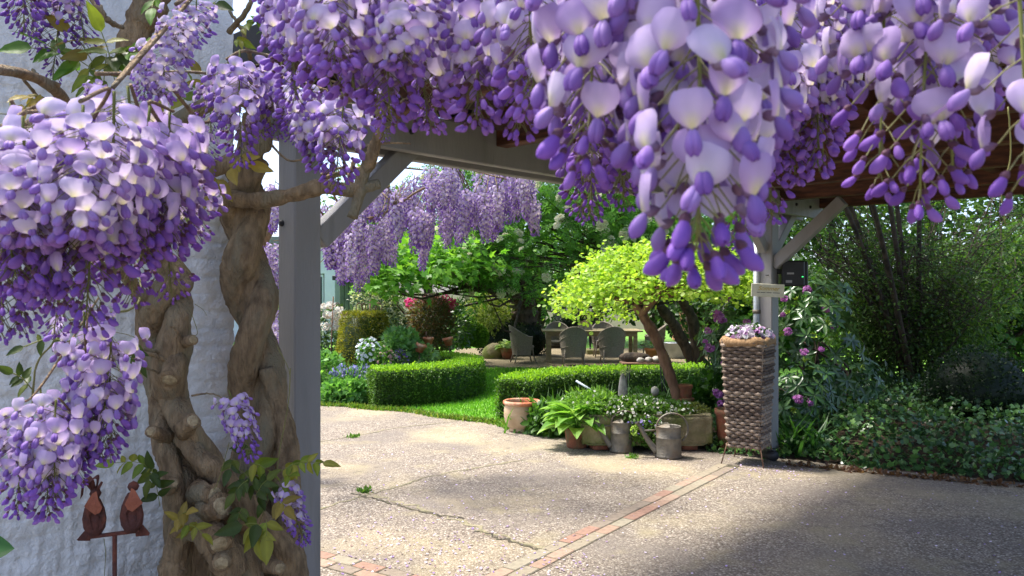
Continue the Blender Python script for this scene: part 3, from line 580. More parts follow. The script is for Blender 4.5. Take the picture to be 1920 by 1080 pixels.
OVER = [(1085, 20, 330, 1.15, 1.1, 2, .35), (1120, 60, 405, 1.3, 1.05, 2, .35), (1150, 40, 380, 1.3, 1.05, 1, .35), (1190, 120, 320, 1.3, 1.0, 2, .2), (1100, 160, 395, 1.35, 1.0, 2, .4), (1385, 60, 455, 1.05, 1.0, 2, .3), (1405, -40, 330, 1.1, 1.05, 1, .5), (1440, -80, 402, 1.1, 1.05, 1, .5), (1475, -100, 330, 1.12, 1.1, 0, .6), (1510, -90, 318, 1.1, 1.1, 0, .55), (1545, -80, 290, 1.15, 1.05, 1, .5), (1455, -40, 200, 1.0, 1.05, 0, .8), (1525, -60, 190, 1.05, 1.05, 0, .8), (1490, 40, 300, 1.2, 1.0, 2, .4), (1580, -30, 230, 1.2, 1.0, 0, .6), (1210, 40, 330, 1.1, 1.0, 1, .5), (1340, 0, 300, .95, 1.05, 1, .6), (1240, -60, 200, .85, 1.05, 0, .8), (1020, 0, 170, 1.1, 1.05, 1, .4), (1700, -120, 120, .95, 1.05, 0, .8), (1800, -120, 110, .9, 1.05, 0, .8), (1850, -100, 150, .95, 1.05, 0, .7)]
NEAR = [  # (column, top, tip, metres, scale, flowers, open share)
    (1292, -230, 470, .50, 1.14, 84, .70, 1.15), (1118, -290, 285, .56, 1.14, 58, .66, 1.0), (1225, -320, 215, .56, 1.14, 44, .88, 1.1), (1370, -340, 250, .58, 1.14, 46, .88, 1.1),
    (1640, -240, 335, .66, 1.14, 36, .5, 1.0), (1740, -260, 368, .64, 1.14, 48, .58, 1.05), (1792, -270, 318, .64, 1.14, 34, .58, 1.0), (1912, -240, 345, .55, 1.14, 26, .6, 1.0)]
def twig_along(vine, tops, r, lift):
    t = sorted(tops, key=lambda q: q[0]); 
    if len(t) < 2: return
    p = np.array(t)+np.array([0, 0, lift]); MB().tube(catmull(p, len(p)*5), r, 7, knob=.08).build('cane', BARK, vine)
def group(vine, rows, hi, fat=1.0, r=.006, near=None):
    tops = []
    for (px, y0, y1, d, fs, tone, op) in rows:
        o, p = hang(vine, px, y0, y1, d, fs, tone, hi, op, fat, rnd(-.08, .08)); tops.append(p)
    tops = np.array(tops); k = np.argsort(tops[:, 0]); tops = tops[k]
    return tops
def canes(vine, tops, n, r):
    """a few thin canes carrying the racemes, each hung from the nearest one"""
    idx = np.array_split(np.arange(len(tops)), n)
    for q in idx:
        if len(q) >= 2: twig_along(vine, [tops[i] for i in q], r, .012)
canes(va, group(va, LEFT, True, 1.05), 5, .0025); canes(va, group(va, LOWL, True, .8), 3, .002); canes(va, group(va, UPL, False), 3, .004)
canes(vb, group(vb, MID, True), 6, .0035); canes(vb, group(vb, OVER, True), 5, .006)
nt_ = []
for k, (px, y0, y1, d, fs, n, op, fat) in enumerate(NEAR): nt_.append(hang_open(vb, px, y0, y1, d, fs, n, op, k*1.7+.4, fat)[1])
nt_ = sorted(nt_, key=lambda q: q[0]); MB().tube(catmull([P(740, -140, .95)]+[q+(0, 0, .015) for q in nt_]+[nt_[-1]+np.array([.3, .1, .02])], 50), .007, 8, knob=.06).build('cane', BARK, vb)
hang(va, 432, 738, 862, 2.75, 1.15, 1, True, .55, 1.0, -.30); hang(vb, 532, 905, 1022, 2.9, 1.05, 1, True, .5, 1.0, -.38)
# far wisteria: dozens of small racemes on a few canes beyond the beam
FAR = []
for (x0, x1, yt, yb, n) in ((470, 525, 300, 420, 5), (470, 522, 400, 520, 6), (485, 520, 520, 640, 5), (610, 745, 420, 510, 12), (610, 660, 440, 525, 5), (640, 740, 330, 430, 8), (700, 860, 290, 410, 14), (740, 900, 330, 440, 12), (860, 960, 310, 420, 8), (900, 1005, 320, 400, 8), (950, 1010, 330, 420, 4), (780, 820, 430, 478, 2), (612, 735, 380, 470, 8), (840, 960, 360, 445, 7)):
    y0s = rnd(0, 6)
    for k in range(n):
        x = x0+(x1-x0)*(k+rnd(-.3, 1.3))/n; L = rnd(55, 95); e = 26*math.sin(x*.045+y0s)+rnd(-14, 14); y1 = yb+e; FAR.append((x, y1-L, y1, rnd(6.3, 7.6), 1.3, int(RNG.integers(0, 2)), .8))
tops = []
for (px, y0, y1, d, fs, tone, op) in FAR: tops.append(hang(vc, px, y0, y1, d, fs, tone, False, op, .9, rnd(-.06, .06))[1])
strand([(-2.3, 7.2, 0), (-2.35, 7.2, 1.0), (-2.25, 7.15, 2.0), (-1.9, 7.0, 2.55)], [.07, .06, .05, .04], 41).build('trunk', BARK, vc)
for q in np.array_split(np.array(sorted(tops, key=lambda q: q[0])), 9): 
    c = q.mean(0); MB().tube(catmull([(-1.9, 7.0, 2.55), (np.array([-1.9, 7, 2.75])+c)/2+(0, 0, .1), q[len(q)//2]], 12), np.linspace(.016, .006, 12), 6).build('branch', BARK, vc)
    for i in q: MB().tube(catmull([q[len(q)//2], (q[len(q)//2]+i)/2+(0, 0, .03), i], 5), .004, 4).build('twig', BARK, vc)
for pts, r in (([(665, 300, 6.6), (655, 335, 6.6), (670, 350, 6.6)], .02), ([(640, 420, 6.6), (720, 400, 6.7), (790, 355, 6.8), (850, 340, 6.8)], .012)): cane(vc, pts, r, r*.7)

# --- pinnate wisteria leaves, each leaflet a piece of its own
YG = [S(122, 138, 46), S(140, 140, 52), S(104, 124, 40)]; GR = [S(92, 132, 44), S(110, 146, 52), S(80, 118, 40)]; BZ = [S(150, 134, 58), S(160, 140, 70), S(134, 118, 52)]; DK = [S(74, 92, 36), S(92, 104, 40), S(62, 80, 32)]
def leaflet_mesh(cols):
    out = []
    for c in cols:
        t = np.linspace(0, 1, 9); s = np.linspace(-1, 1, 5); Tt, Ss = np.meshgrid(t, s, indexing='ij'); w = .26*np.sin(np.clip(Tt, 0, 1)**.72*math.pi)**.8*(1-.25*Tt)
        z = .06*np.abs(Ss)*np.sin(Tt*3.1)-.14*Tt**2+.015*np.sin(Tt*19)*np.abs(Ss); g = np.stack([Ss*w, Tt, z], -1)
        cc = np.broadcast_to(c, (9, 5, 3))*(1+.22*(np.abs(Ss) < .1))[..., None]*rnd(.93, 1.07, (9, 5, 1)); mb = MB(); mb.grid(g, cc); out.append(mb.data('leaflet', LEAF))
    return out
LM = {k: leaflet_mesh(v) for k, v in dict(y=YG, g=GR, b=BZ, d=DK).items()}
def wleaf(vine, x0, y0, x1, y1, d, n, size, kind, droop=.35):
    """compound leaf from (x0,y0) to (x1,y1) in the photo at d metres; n leaflet pairs of size metres"""
    a = P(x0, y0, d); b = P(x1, y1, d-rnd(.0, .05)); mid = (a+b)/2+np.array([0, 0, .12*np.linalg.norm(b-a)]); p = catmull([a, mid, b], 14)
    r = MB().tube(p, .0012, 5, S(120, 126, 60)).build('leaf', SHOOT, vine)
    ax = nrm(b-a); side = nrm(np.cross(ax, np.array([0, -.7, .7])))
    def put(q, dr, s):
        z = nrm(np.array([0, -.8, .55])+RNG.normal(0, .3, 3)); R = basis(dr, z)
        obj('leaflet', LM[kind][RNG.integers(0, 3)], r, mw=Matrix.Translation(q)@Matrix(R).to_4x4()@Matrix.Diagonal((s, s, s, 1)))
    for k in range(n):
        q = p[int(3+10*k/n)]
        for sg in (-1, 1): put(q, nrm(side*sg*.8+ax*.45+np.array([0, 0, -droop])+RNG.normal(0, .18, 3)), size*rnd(.75, 1.1)*(1-.15*abs(k/n-.4)))
    put(p[-1], nrm(ax+np.array([0, 0, -droop])), size*1.1)
for q in ((175, 130, 60, 90, 1.9, 2, .075, 'g'), (150, 140, 90, 85, 1.9, 2, .07, 'g'), (175, 120, 130, 60, 1.9, 2, .065, 'b'), (170, 120, 160, 190, 1.9, 3, .06, 'y'), (215, 150, 190, 60, 1.9, 3, .065, 'y'), (200, 100, 195, 150, 1.9, 2, .065, 'd'), (225, 130, 262, 85, 1.9, 2, .06, 'g'), (205, 130, 235, 95, 1.9, 3, .06, 'd'),
          (75, 180, 30, 225, 1.75, 2, .055, 'b'), (95, 190, 55, 180, 1.75, 2, .05, 'b'), (290, 0, 285, 15, 1.9, 1, .05, 'g'), (300, 155, 305, 185, 1.6, 1, .04, 'y'), (260, 330, 275, 350, 1.1, 1, .035, 'y'), (345, 375, 350, 390, 1.3, 1, .035, 'y'),
          (300, 885, 215, 868, 2.85, 4, .062, 'y'), (290, 875, 280, 900, 2.85, 2, .065, 'd'), (300, 950, 285, 880, 2.85, 3, .065, 'd'), (130, 640, 45, 650, 1.5, 2, .03, 'd'), (60, 730, 25, 700, 1.5, 3, .03, 'd'), (250, 640, 265, 680, 2.7, 2, .05, 'd'), (330, 980, 350, 960, 2.82, 2, .06, 'b'), (345, 985, 380, 1000, 2.82, 2, .055, 'y'), (360, 1005, 335, 975, 2.82, 2, .055, 'b')): wleaf(va, *q)
for q in ((410, 335, 402, 345, 3.2, 1, .13, 'b'), (430, 320, 445, 305, 3.2, 1, .11, 'b'), (440, 310, 470, 308, 3.2, 1, .09, 'b'), (362, 165, 358, 150, 3.0, 1, .07, 'y'), (385, 165, 375, 140, 3.0, 1, .07, 'b'), (345, 190, 345, 180, 3.0, 1, .08, 'y'), (450, 60, 470, 40, 3.0, 2, .06, 'y'), (405, 10, 400, 5, 2.8, 1, .08, 'd'), (470, 40, 495, 35, 3.0, 2, .05, 'y'), (440, 75, 455, 78, 3.0, 2, .05, 'y'), (500, 60, 490, 45, 3, 1, .05, 'g'),
          (515, 890, 605, 868, 2.9, 5, .062, 'y'), (470, 870, 500, 880, 2.95, 2, .07, 'y'), (465, 900, 440, 925, 2.9, 3, .06, 'd'), (480, 930, 500, 900, 2.9, 3, .06, 'd'), (470, 985, 480, 1010, 2.85, 2, .085, 'y'), (500, 975, 500, 1005, 2.85, 1, .09, 'y'), (490, 985, 455, 985, 2.85, 1, .09, 'd'), (520, 940, 535, 950, 2.85, 2, .065, 'b'), (440, 860, 430, 880, 2.95, 2, .06, 'd'), (450, 880, 485, 930, 2.95, 3, .055, 'd'), (455, 860, 450, 830, 3.0, 2, .05, 'd'), (520, 900, 495, 940, 2.95, 2, .06, 'd'), (530, 905, 545, 890, 2.9, 2, .06, 'y'), (455, 950, 445, 975, 2.9, 2, .06, 'd'), (860, 30, 850, 35, 1.3, 1, .03, 'y'), (585, 105, 590, 115, 1.5, 1, .03, 'y')): wleaf(vb, *q)
for (v_, pts, r) in ((vb, [(545, 690, 2.95), (540, 760, 2.95), (525, 840, 2.95), (515, 900, 2.95), (480, 1000, 2.95)], .002), (va, [(430, 830, 2.9), (410, 900, 2.9), (400, 920, 2.9)], .0016), (va, [(195, 1010, 3.1), (198, 1040, 3.1), (195, 1085, 3.1)], .0016), (va, [(360, 590, 2.95), (370, 625, 2.95), (352, 632, 2.95)], .0015), (va, [(365, 570, 2.95), (380, 580, 2.95), (388, 592, 2.95)], .0012), (vb, [(1890, 200, 1.2), (1895, 290, 1.2), (1878, 360, 1.2), (1885, 420, 1.2)], .0012), (vb, [(520, 650, 2.95), (543, 700, 2.95), (540, 760, 2.95)], .0015), (va, [(60, 900, 1.5), (65, 700, 1.5), (100, 640, 1.5), (130, 560, 1.5)], .0022), (va, [(250, 430, 2.2), (262, 560, 1.9), (190, 590, 1.55), (130, 600, 1.5)], .003)):
    cane(v_, pts, r, r*.7, 24, 5, 'tendril', SHOOT)

# ------------------------------------------------------------------ rusty bird ornament
bo = thing('bird_ornament', 'two rusty sheet-metal birds on a perch stake in front of the white wall', 'ornament', (*P(215, 1000, 2.75)[:2], 0))
RUSTL = mat('orange_rust', S(132, 74, 54), S(150, 88, 64), 20, .85, .3, 90); DB = 2.75; top = P(215, 1004, DB)
MB().tube([(top[0], top[1], 0), (top[0], top[1], .4), top], .0075, 10).build('stake', RUST, bo)
a_, b_ = P(166, 1007, DB), P(262, 995, DB); MB().box((a_+b_)/2, (np.linalg.norm(b_-a_), .014, .012), ry(math.radians(7.2)), .002).build('perch', RUST, bo, False)
def plate(pts, d, thick, bend=0.0, col=(1, 1, 1)):
    """bent sheet cut to the outline pts (photo pixels)"""
    p = np.array([P(x, y, d) for x, y in pts]); c = p.mean(0); ring = p; n = len(p)
    V = []; 
    for s in (-1, 1):
        for f, q in ((0, [c]), (1, ring)):
            for r in q: w = np.linalg.norm((r-c)[[0, 2]]); V.append(r+np.array([0, s*thick/2+bend*(w/.05)**2*.02, 0]))
    F = []; m = n+1
    for k in range(n):
        l = (k+1) % n; F += [(0, 1+l, 1+k), (m, m+1+k, m+1+l)]
    Q = [(1+k, 1+(k+1) % n, m+1+(k+1) % n, m+1+k) for k in range(n)]
    return MB().add(V, [np.array(F), np.array(Q)], col)
def bird(cx, cy, flip, h):
    r = MB(); c = P(cx, cy, DB); s = h/100*DB/FPX*100
    r.lathe([(.001, -.5*s), (.16*s, -.46*s), (.27*s, -.28*s), (.30*s, -.05*s), (.25*s, .2*s), (.16*s, .4*s), (.1*s, .5*s)], 20, c, sx=.95, sy=.7); body = r.build('bird', RUST, bo)
    f = -1 if flip else 1
    ol = lambda pts: [(cx+f*x, cy+y) for x, y in pts]
    plate(ol([(-8, -26), (-18, -10), (-21, 8), (-14, 22), (-6, 28), (-13, 10), (-10, -6), (0, -18)]), DB-.035, .002, .5).build('wing', RUST, body, False)
    plate(ol([(6, -24), (15, -12), (19, 4), (14, 18), (6, 28), (12, 8), (8, -8), (1, -18)]), DB-.037, .002, .5).build('wing', RUST, body, False)
    plate(ol([(-2, -46), (5, -42), (15, -26), (20, -18), (10, -10), (0, -2), (-9, -6), (-14, -16), (-7, -30)]), DB-.05, .002, .4).build('collar', RUSTL, body, False)
    return body, ol
for cx, cy, fl in ((177, 968, True), (247, 962, False)):
    b1, ol = bird(cx, cy, fl, 76)
    plate(ol([(4, 24), (14, 22), (33, 44), (30, 46), (8, 46)] if fl else [(6, 22), (16, 16), (34, 38), (32, 42), (8, 44)]), DB+.01, .003).build('tail', RUST, b1, False)
    h = P(cx+(2 if fl else 3), cy-(43 if fl else 50), DB-.01); MB().lathe([(.001, -.019), (.014, -.012), (.019, 0), (.014, .012), (.001, .019)], 12, h).build('head', RUST, b1)
    k = P(cx+(14 if fl else 7), cy-(64 if fl else 52), DB-.02); MB().tube([h, k], [.007, .004], 8).build('beak', RUST, b1)
    if fl:
        for (x1, y1, x2, y2) in ((-14, -56, -33, -40), (-18, -60, -24, -36), (-6, -62, -22, -66), (-10, -66, -26, -52), (6, -68, -16, -60)):
            p = catmull([h, P(cx+x1, cy+y1-6, DB-.02), P(cx+x2, cy+y2, DB-.03)], 10); g = np.stack([p-(.002, .006, .006), p+(.002, .006, .006)], 1); MB().grid(g).build('crest_strip', RUST, b1, False)
# leaf poking in beside the wall
lp = thing('broadleaf_plant', 'dark green broad leaf reaching in from beside the white wall', 'plant', (*P(-90, 1000, 1.8)[:2], 0))
MB().tube(catmull([(lp.location.x, lp.location.y, 0), P(-95, 1200, 1.8), P(-70, 1040, 1.8)], 14), np.linspace(.008, .003, 14), 6, S(80, 110, 60)).build('stem', SHOOT, lp)
lm = leaflet_mesh([S(54, 104, 50)])[0]
for (q, dr) in ((P(-70, 1040, 1.8), (1, 0, .18)), (P(-80, 1090, 1.8), (-.6, -.2, .4)), (P(-85, 1150, 1.8), (-.7, -.5, .3))): obj('leaf', lm, lp, mw=Matrix.Translation(q)@Matrix(basis(np.array(dr), np.array([0, -.7, .6]))).to_4x4()@Matrix.Diagonal((.2, .11, .11, 1)))

# ------------------------------------------------------------------ clipped hedges
def box_hedge(name, label, path, w, h, n, cols, tops, size=.032):
    p = catmull([(*q, 0) for q in path], 60); t = nrm(np.gradient(p, axis=0)); nx = np.stack([t[:, 1], -t[:, 0], 0*t[:, 0]], -1)
    o = thing(name, label, 'hedge', p[0]); mb = MB(); sec = [(-.42, 0), (-.44, .9), (-.36, .95), (.36, .95), (.44, .9), (.42, 0)]
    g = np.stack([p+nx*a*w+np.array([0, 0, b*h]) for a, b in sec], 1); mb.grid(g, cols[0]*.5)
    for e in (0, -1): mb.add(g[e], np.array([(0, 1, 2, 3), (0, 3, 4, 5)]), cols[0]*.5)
    mb.build('core', LEAF, o)
    per = np.array([h, w, h]); per = per/per.sum(); i = rnd(0, 58.99, n); k = i.astype(int); f = (i-k)[:, None]; c = p[k]*(1-f)+p[k+1]*f; nn = nx[k]
    side = RNG.choice(3, n, p=per); a = RNG.random(n); lumpy = .018*np.sin(i*2.1)+.012*np.sin(i*4.7+1)
    off = np.where(side == 0, -.5, np.where(side == 2, .5, a-.5)); z = np.where(side == 1, 1.0, a)
    r = np.abs(off)*2; pos = c+nn*((off*w)+np.sign(off)*lumpy*(side != 1))[:, None]; pos[:, 2] = z*h+lumpy*(side == 1)-.03*(r**6)*(z > .9)
    pos += RNG.normal(0, .013, (n, 3)); out = np.where(side[:, None] == 1, np.array([0, 0, 1.]), nn*np.sign(off)[:, None])
    mb = MB(); tp = side == 1
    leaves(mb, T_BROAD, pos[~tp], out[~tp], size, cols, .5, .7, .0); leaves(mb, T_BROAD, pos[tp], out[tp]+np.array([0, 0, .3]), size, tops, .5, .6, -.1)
    m = n//12
    for e, sg in ((0, -1), (-1, 1)):
        q = p[e]+nx[e]*(rnd(-.5, .5, (m, 1))*w)+t[e]*sg*.02+np.array([0, 0, 1])*rnd(0, h, (m, 1)); leaves(mb, T_BROAD, q+RNG.normal(0, .014, (m, 3)), np.tile(t[e]*sg, (m, 1)), size, cols, .5, .7, 0)
    # fresh sprigs standing a little proud of the cut
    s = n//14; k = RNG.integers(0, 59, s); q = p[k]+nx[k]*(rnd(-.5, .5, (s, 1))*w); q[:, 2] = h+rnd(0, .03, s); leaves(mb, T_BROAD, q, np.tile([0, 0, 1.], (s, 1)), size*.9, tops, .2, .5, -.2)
    mb.build('foliage', LEAF, o, kind='stuff'); return o
BOXG = [S(80, 118, 40), S(68, 104, 34), S(96, 132, 46)]; BOX_LIT = [S(140, 184, 50), S(122, 168, 46), S(156, 196, 62)]  # side greens, then brighter top greens: sunlight on the hedge tops put into leaf colour
box_hedge('box_hedge', 'low clipped box hedge curling round the flower bed by the paving edge', [(-1.98, 11.42), (-1.55, 11.62), (-1.0, 12.05), (-.72, 12.7), (-.8, 13.5), (-1.35, 14.2)], .46, .53, 15000, BOXG, BOX_LIT)
box_hedge('box_hedge', 'long low clipped box hedge behind the big terracotta pot and stone trough', [(.02, 10.25), (.3, 10.85), (.95, 11.4), (1.8, 11.75), (2.8, 11.95), (3.8, 12.1)], .46, .52, 15000, BOXG, BOX_LIT)
# turf
n = 60000; q = np.stack([rnd(-2.0, 4.5, n), rnd(9.6, 19.0, n), np.zeros(n)], -1)
for poly in (BEDL, BEDR, YARD, [(-.8, 17.1), (6, 17.0), (6, 23), (-1.6, 23)]): q = q[~inside(q, poly)]
mb = MB(); n = len(q); d = nrm(np.stack([RNG.normal(0, .45, n), RNG.normal(0, .45, n), np.ones(n)], -1)); mb.scatter(T_BLADE, q-(0, 0, .01), basis(d, randdir(n)), np.stack([rnd(.12, .2, n), rnd(.035, .065, n), rnd(.03, .06, n)], -1), mixcol([S(112, 170, 46), S(132, 188, 58), S(94, 152, 42)], n))
g = mb.build('grass', GRASS, kind='stuff'); tag(g, 'short mown green lawn grass between the box hedges', 'grass')
# ragged weeds and grass along the paving edge
ed = catmull([(*p, 0) for p in YARD[8:17]], 300); k = RNG.integers(0, 300, 2600); q = ed[k]+RNG.normal(0, .035, (2600, 3)); q[:, 2] = 0
mb = MB(); n = 2600; d = nrm(np.stack([RNG.normal(0, .7, n), RNG.normal(0, .7, n), np.ones(n)], -1)); mb.scatter(T_BLADE, q, basis(d, randdir(n)), np.stack([rnd(.2, .3, n), rnd(.04, .09, n), rnd(.05, .08, n)], -1), mixcol([S(112, 150, 52), S(138, 150, 74), S(90, 134, 44)], n))
tag(mb.build('edge_grass', GRASS, kind='stuff'), 'ragged grass and weeds growing along the paving edge', 'grass')
for (px, py) in ((660, 820), (685, 922), (1185, 858)):
    c = G(px, py); n = 60; q = c+RNG.normal(0, .03, (n, 3)); q[:, 2] = 0; mb = MB(); leaves(mb, T_RHOMB, q, np.tile([0, 0, .6], (n, 1)), .045, [S(84, 124, 48), S(104, 140, 60)], .6, .8, 0)
    tag(mb.build('weed_tuft', LEAF), {660: 'small weed tuft in the far pale joint of the paving', 685: 'small weed tuft where the paving crack meets a pale joint', 1185: 'small weed tuft between the second watering can and the brick edging'}[px], 'weed')

# ------------------------------------------------------------------ pots, hosta, cans, trough
def pot(name, label, at, prof, m, group=None, rim=None, soil=None, cat='pot', seg=32):
    o = thing(name, label, cat, at, group); MB().lathe(prof, seg, at).build('body', m, o)
    if rim: MB().lathe(rim[0], seg, at).build('rim', rim[1], o)
    if soil: MB().lathe([(.001, soil[1]), (soil[0]*.6, soil[1]+.006), (soil[0], soil[1])], seg, at).build('soil', SOIL, o)
    return o
c = G(979, 811)+(0, .12, 0)
pot('terracotta_pot', 'big empty limed terracotta pot with orange rim at the lawn corner', c, [(.001, .01), (.13, .01), (.148, 0), (.152, .02), (.145, .035), (.172, .055), (.2, .11), (.214, .18), (.213, .25), (.2, .315)], TERRAW, rim=([(.2, .312), (.222, .318), (.226, .335), (.222, .352), (.208, .36), (.19, .352), (.188, .3), (.18, .16), (.1, .05), (.001, .045)], TERRA))
def hosta(o, c, n, size, cols, spread=1.0, part='leaf', flat=.4):
    ms = []
    for cc in cols:
        t = np.linspace(0, 1, 11); s = np.linspace(-1, 1, 7); Tt, Ss = np.meshgrid(t, s, indexing='ij'); w = .37*np.sin(np.clip(Tt*.97+.02, 0, 1)**.62*math.pi)**.85
        g = np.stack([Ss*w, Tt, .10*np.abs(Ss)**1.5*np.sin(Tt*3.1)-.38*Tt**2.2+.02*np.cos(Ss*12)*np.sin(Tt*3)], -1); mb = MB(); mb.grid(g, np.broadcast_to(cc, (11, 7, 3))*(.9+.15*np.cos(Ss*12))[..., None]); ms.append(mb.data(part, LEAF))
    for k in range(n):
        f = k/n; az = k*2.4+rnd(-.3, .3); el = .10+1.15*(1-f)**.9; d = np.array([math.cos(az)*math.cos(el), math.sin(az)*math.cos(el), math.sin(el)]); pl = size*spread*rnd(.7, 1.0)*(.8+.15*f); q = np.asarray(c)+d*pl
        MB().tube([c, (np.asarray(c)+q)/2, q], [.006, .005, .004], 5, cols[0]*1.2).build('stalk', SHOOT, o)
        ld = nrm(d*np.array([1, 1, flat])); s = size*rnd(.75, 1.05)
        obj(part, ms[k % len(ms)], o, mw=Matrix.Translation(q)@Matrix(basis(ld, np.array([0, 0, 1.])+d*.2)).to_4x4()@Matrix.Diagonal((s, s, s, 1)))
HC_ = [S(122, 170, 74), S(138, 182, 86), S(106, 156, 64), S(150, 190, 98)]
c = G(1083, 843)+(0, .12, 0); o = pot('potted_hosta', 'lush green hosta in a brown terracotta pot next to the watering cans', c, [(.001, .004), (.098, 0), (.104, .02), (.125, .16), (.13, .21), (.12, .21), (.11, .18)], DTERRA, soil=(.112, .19), cat='potted plant'); hosta(o, c+(0, 0, .2), 60, .26, HC_, .95, flat=.35)
def can(name, label, c, rb, h, m, ang, group):
    o = thing(name, label, 'watering can', c, group, True, ang)
    o.location = [float(x) for x in c]
    MB().lathe([(.001, .012), (rb*.98, .012), (rb*1.03, 0), (rb*1.03, .02), (rb, .03), (rb*.985, h*.12), (rb*.965, h*.62), (rb*.985, h*.63), (rb*.985, h*.66), (rb*.96, h*.67), (rb*.95, h*.985), (rb*.98, h), (rb*.94, h*1.002), (rb*.92, h*.97), (rb*.93, .05), (.001, .045)], 36).build('body', m, o)
    th = np.linspace(0, math.pi, 14); g = np.stack([np.stack([-rb*.93*np.sin(th)*f, rb*.93*np.cos(th), np.full(14, h*.985)+.035*math.cos(f*1.57)*np.sin(th)], -1) for f in np.linspace(0, 1, 6)], 0); MB().grid(g).build('hood', m, o)
    MB().tube(catmull([(-rb*.9, 0, h*.17), (-rb*1.6, 0, h*.55), (-rb*2.35, 0, h*1.05)], 10), np.linspace(.034, .017, 10), 12).build('spout', m, o)
    MB().tube([(-rb*2.3, 0, h*1.02), (-rb*2.42, 0, h*1.1)], [.017, .03], 14, cap=False).build('spout_lip', m, o)
    MB().tube([(-rb*.95, 0, h*.86), (-rb*1.85, 0, h*.84)], .009, 8).build('strut', m, o)
    a = np.linspace(math.radians(-52), math.radians(188), 26); R_ = rb*1.22; p = np.stack([rb*.28+np.cos(a)*R_, 0*a, h*.98+np.sin(a)*R_*.98-.02], -1)
    t = nrm(np.gradient(p, axis=0)); nx = np.cross(t, [0, 1, 0]); g = np.stack([p+np.array([0, .02, 0])+nx*.0, p+nx*.012, p-np.array([0, .02, 0]), p-nx*.008, p+np.array([0, .02, 0])], 1); MB().grid(g).build('handle', m, o)
    return o
can('watering_can', 'old brownish zinc watering can standing next to the potted hosta', G(1168, 851)+(0, .11, 0), .115, .31, ZINC, math.radians(4), 'zinc watering cans')
can('watering_can', 'grey zinc watering can with pale round handle in front of the stone trough', G(1258, 862)+(0, .12, 0), .128, .31, ZINC, math.radians(-4), 'zinc watering cans')
# stone trough
tr = thing('stone_trough', 'mossy sandstone trough with white flowers behind the watering cans', 'trough', G(1290, 850)+(0, .3, 0))
X0, X1, Y0, Y1, Z0, Z1 = .72, 2.06, 8.2, 8.78, .06, .37
def rough_box(x0, x1, y0, y1, z0, z1, amp, seed, n=14):
    mb = MB()
    def face(o, a, b, nn):
        i, j = np.meshgrid(np.linspace(0, 1, n), np.linspace(0, 1, n), indexing='ij'); p = np.asarray(o)+i[..., None]*np.asarray(a)+j[..., None]*np.asarray(b)
        cen = np.array([(x0+x1)/2, (y0+y1)/2, (z0+z1)/2]); hs = np.array([(x1-x0)/2, (y1-y0)/2, (z1-z0)/2]); u = (p-cen)/hs; e = np.sort(np.abs(u), -1)[..., 1]; 
        w = amp*(np.sin(p[..., 0]*17+seed)+np.sin(p[..., 1]*23+seed*2)+np.sin(p[..., 2]*29+p[..., 0]*11))/2
        p = p+nrm(u**5+1e-6)*(w-.03*np.clip((e-.86)/.14, 0, 1)**2)[..., None]; mb.grid(p)
    a, b, c = (x1-x0, 0, 0), (0, y1-y0, 0), (0, 0, z1-z0)
    face((x0, y0, z0), a, c, 0); face((x0, y1, z0), c, a, 0); face((x0, y0, z0), c, b, 0); face((x1, y0, z0), b, c, 0); face((x0, y0, z1), a, b, 0); face((x0, y0, z0), b, a, 0); return mb
rough_box(X0, X1, Y0, Y0+.1, Z0, Z1, .008, 1).build('front_wall', STONE, tr); rough_box(X0, X1, Y1-.1, Y1, Z0, Z1, .008, 2).build('back_wall', STONE, tr)
rough_box(X1-.13, X1+.002, Y0+.003, Y1-.003, Z0, Z1+.004, .008, 3).build('end_wall', STONE, tr); rough_box(X0-.002, X0+.13, Y0+.003, Y1-.003, Z0, Z1, .008, 4).build('end_wall', STONE, tr)
MB().box(((X0+X1)/2, (Y0+Y1)/2, Z1-.08), (X1-X0-.15, Y1-Y0-.12, .06), b=.01).build('soil', SOIL, tr, False)
for x in (X0+.2, X1-.22): rough_box(x-.1, x+.1, Y0+.05, Y1-.05, -.01, Z0+.015, .005, 7, 6).build('support_stone', DTERRA, tr)
def ellip(c, r, col):
    u, v = np.meshgrid(np.linspace(0, math.pi, 12), np.linspace(0, 2*math.pi, 19), indexing='ij'); d = np.stack([np.sin(u)*np.cos(v), np.sin(u)*np.sin(v), np.cos(u)], -1); mb = MB(); g = np.asarray(c)+d*np.asarray(r); g[..., 2] = np.maximum(g[..., 2], .0); return mb.grid(g, col)
def mound(name, label, cat, c, r, n, T_, size, cols, flowers=None, fn=0, fs=.02, up=.6, seed=5, droop=.1, wid=1., m=LEAF, group=None, zmin=.0, fill=.3, amp=.15, jit=.7, topflowers=True):
    c = np.asarray(c, float); o = thing(name, label, cat, (c[0], c[1], max(0, c[2]-r[2]) if zmin is None else zmin), group); mb = MB(); p, out = shell(n, c, r, fill, seed, amp, zmin)
    leaves(mb, T_, p, out, size, cols, up, jit, droop, wid); mb.build('foliage', m, o, kind='stuff')
    if fill < .1: ellip(c, np.asarray(r)*.9, np.asarray(cols[0])*.7).build('core', LEAF, o)
    if flowers is not None:
        q, out = shell(fn*3, c, np.asarray(r)*1.05, .06, seed, amp, zmin); k = (out[:, 2] > -.1) & (out[:, 1] < .5) if topflowers else out[:, 2] > -2; q, out = q[k][:fn], out[k][:fn]; mb = MB(); nn = len(q)
        mb.scatter(T_FLOWER5, q, basis(randdir(nn), out+np.array([0, -.4, .4])+RNG.normal(0, .3, (nn, 3))), fs*2*rnd(.7, 1.2, nn), mixcol(flowers, nn)); mb.build('blossom', PETAL, o, kind='stuff')
    return o
WH = [S(238, 238, 226), S(228, 230, 222), S(244, 240, 230)]; FR_G = [S(84, 122, 50), S(104, 142, 62), S(70, 106, 44)]
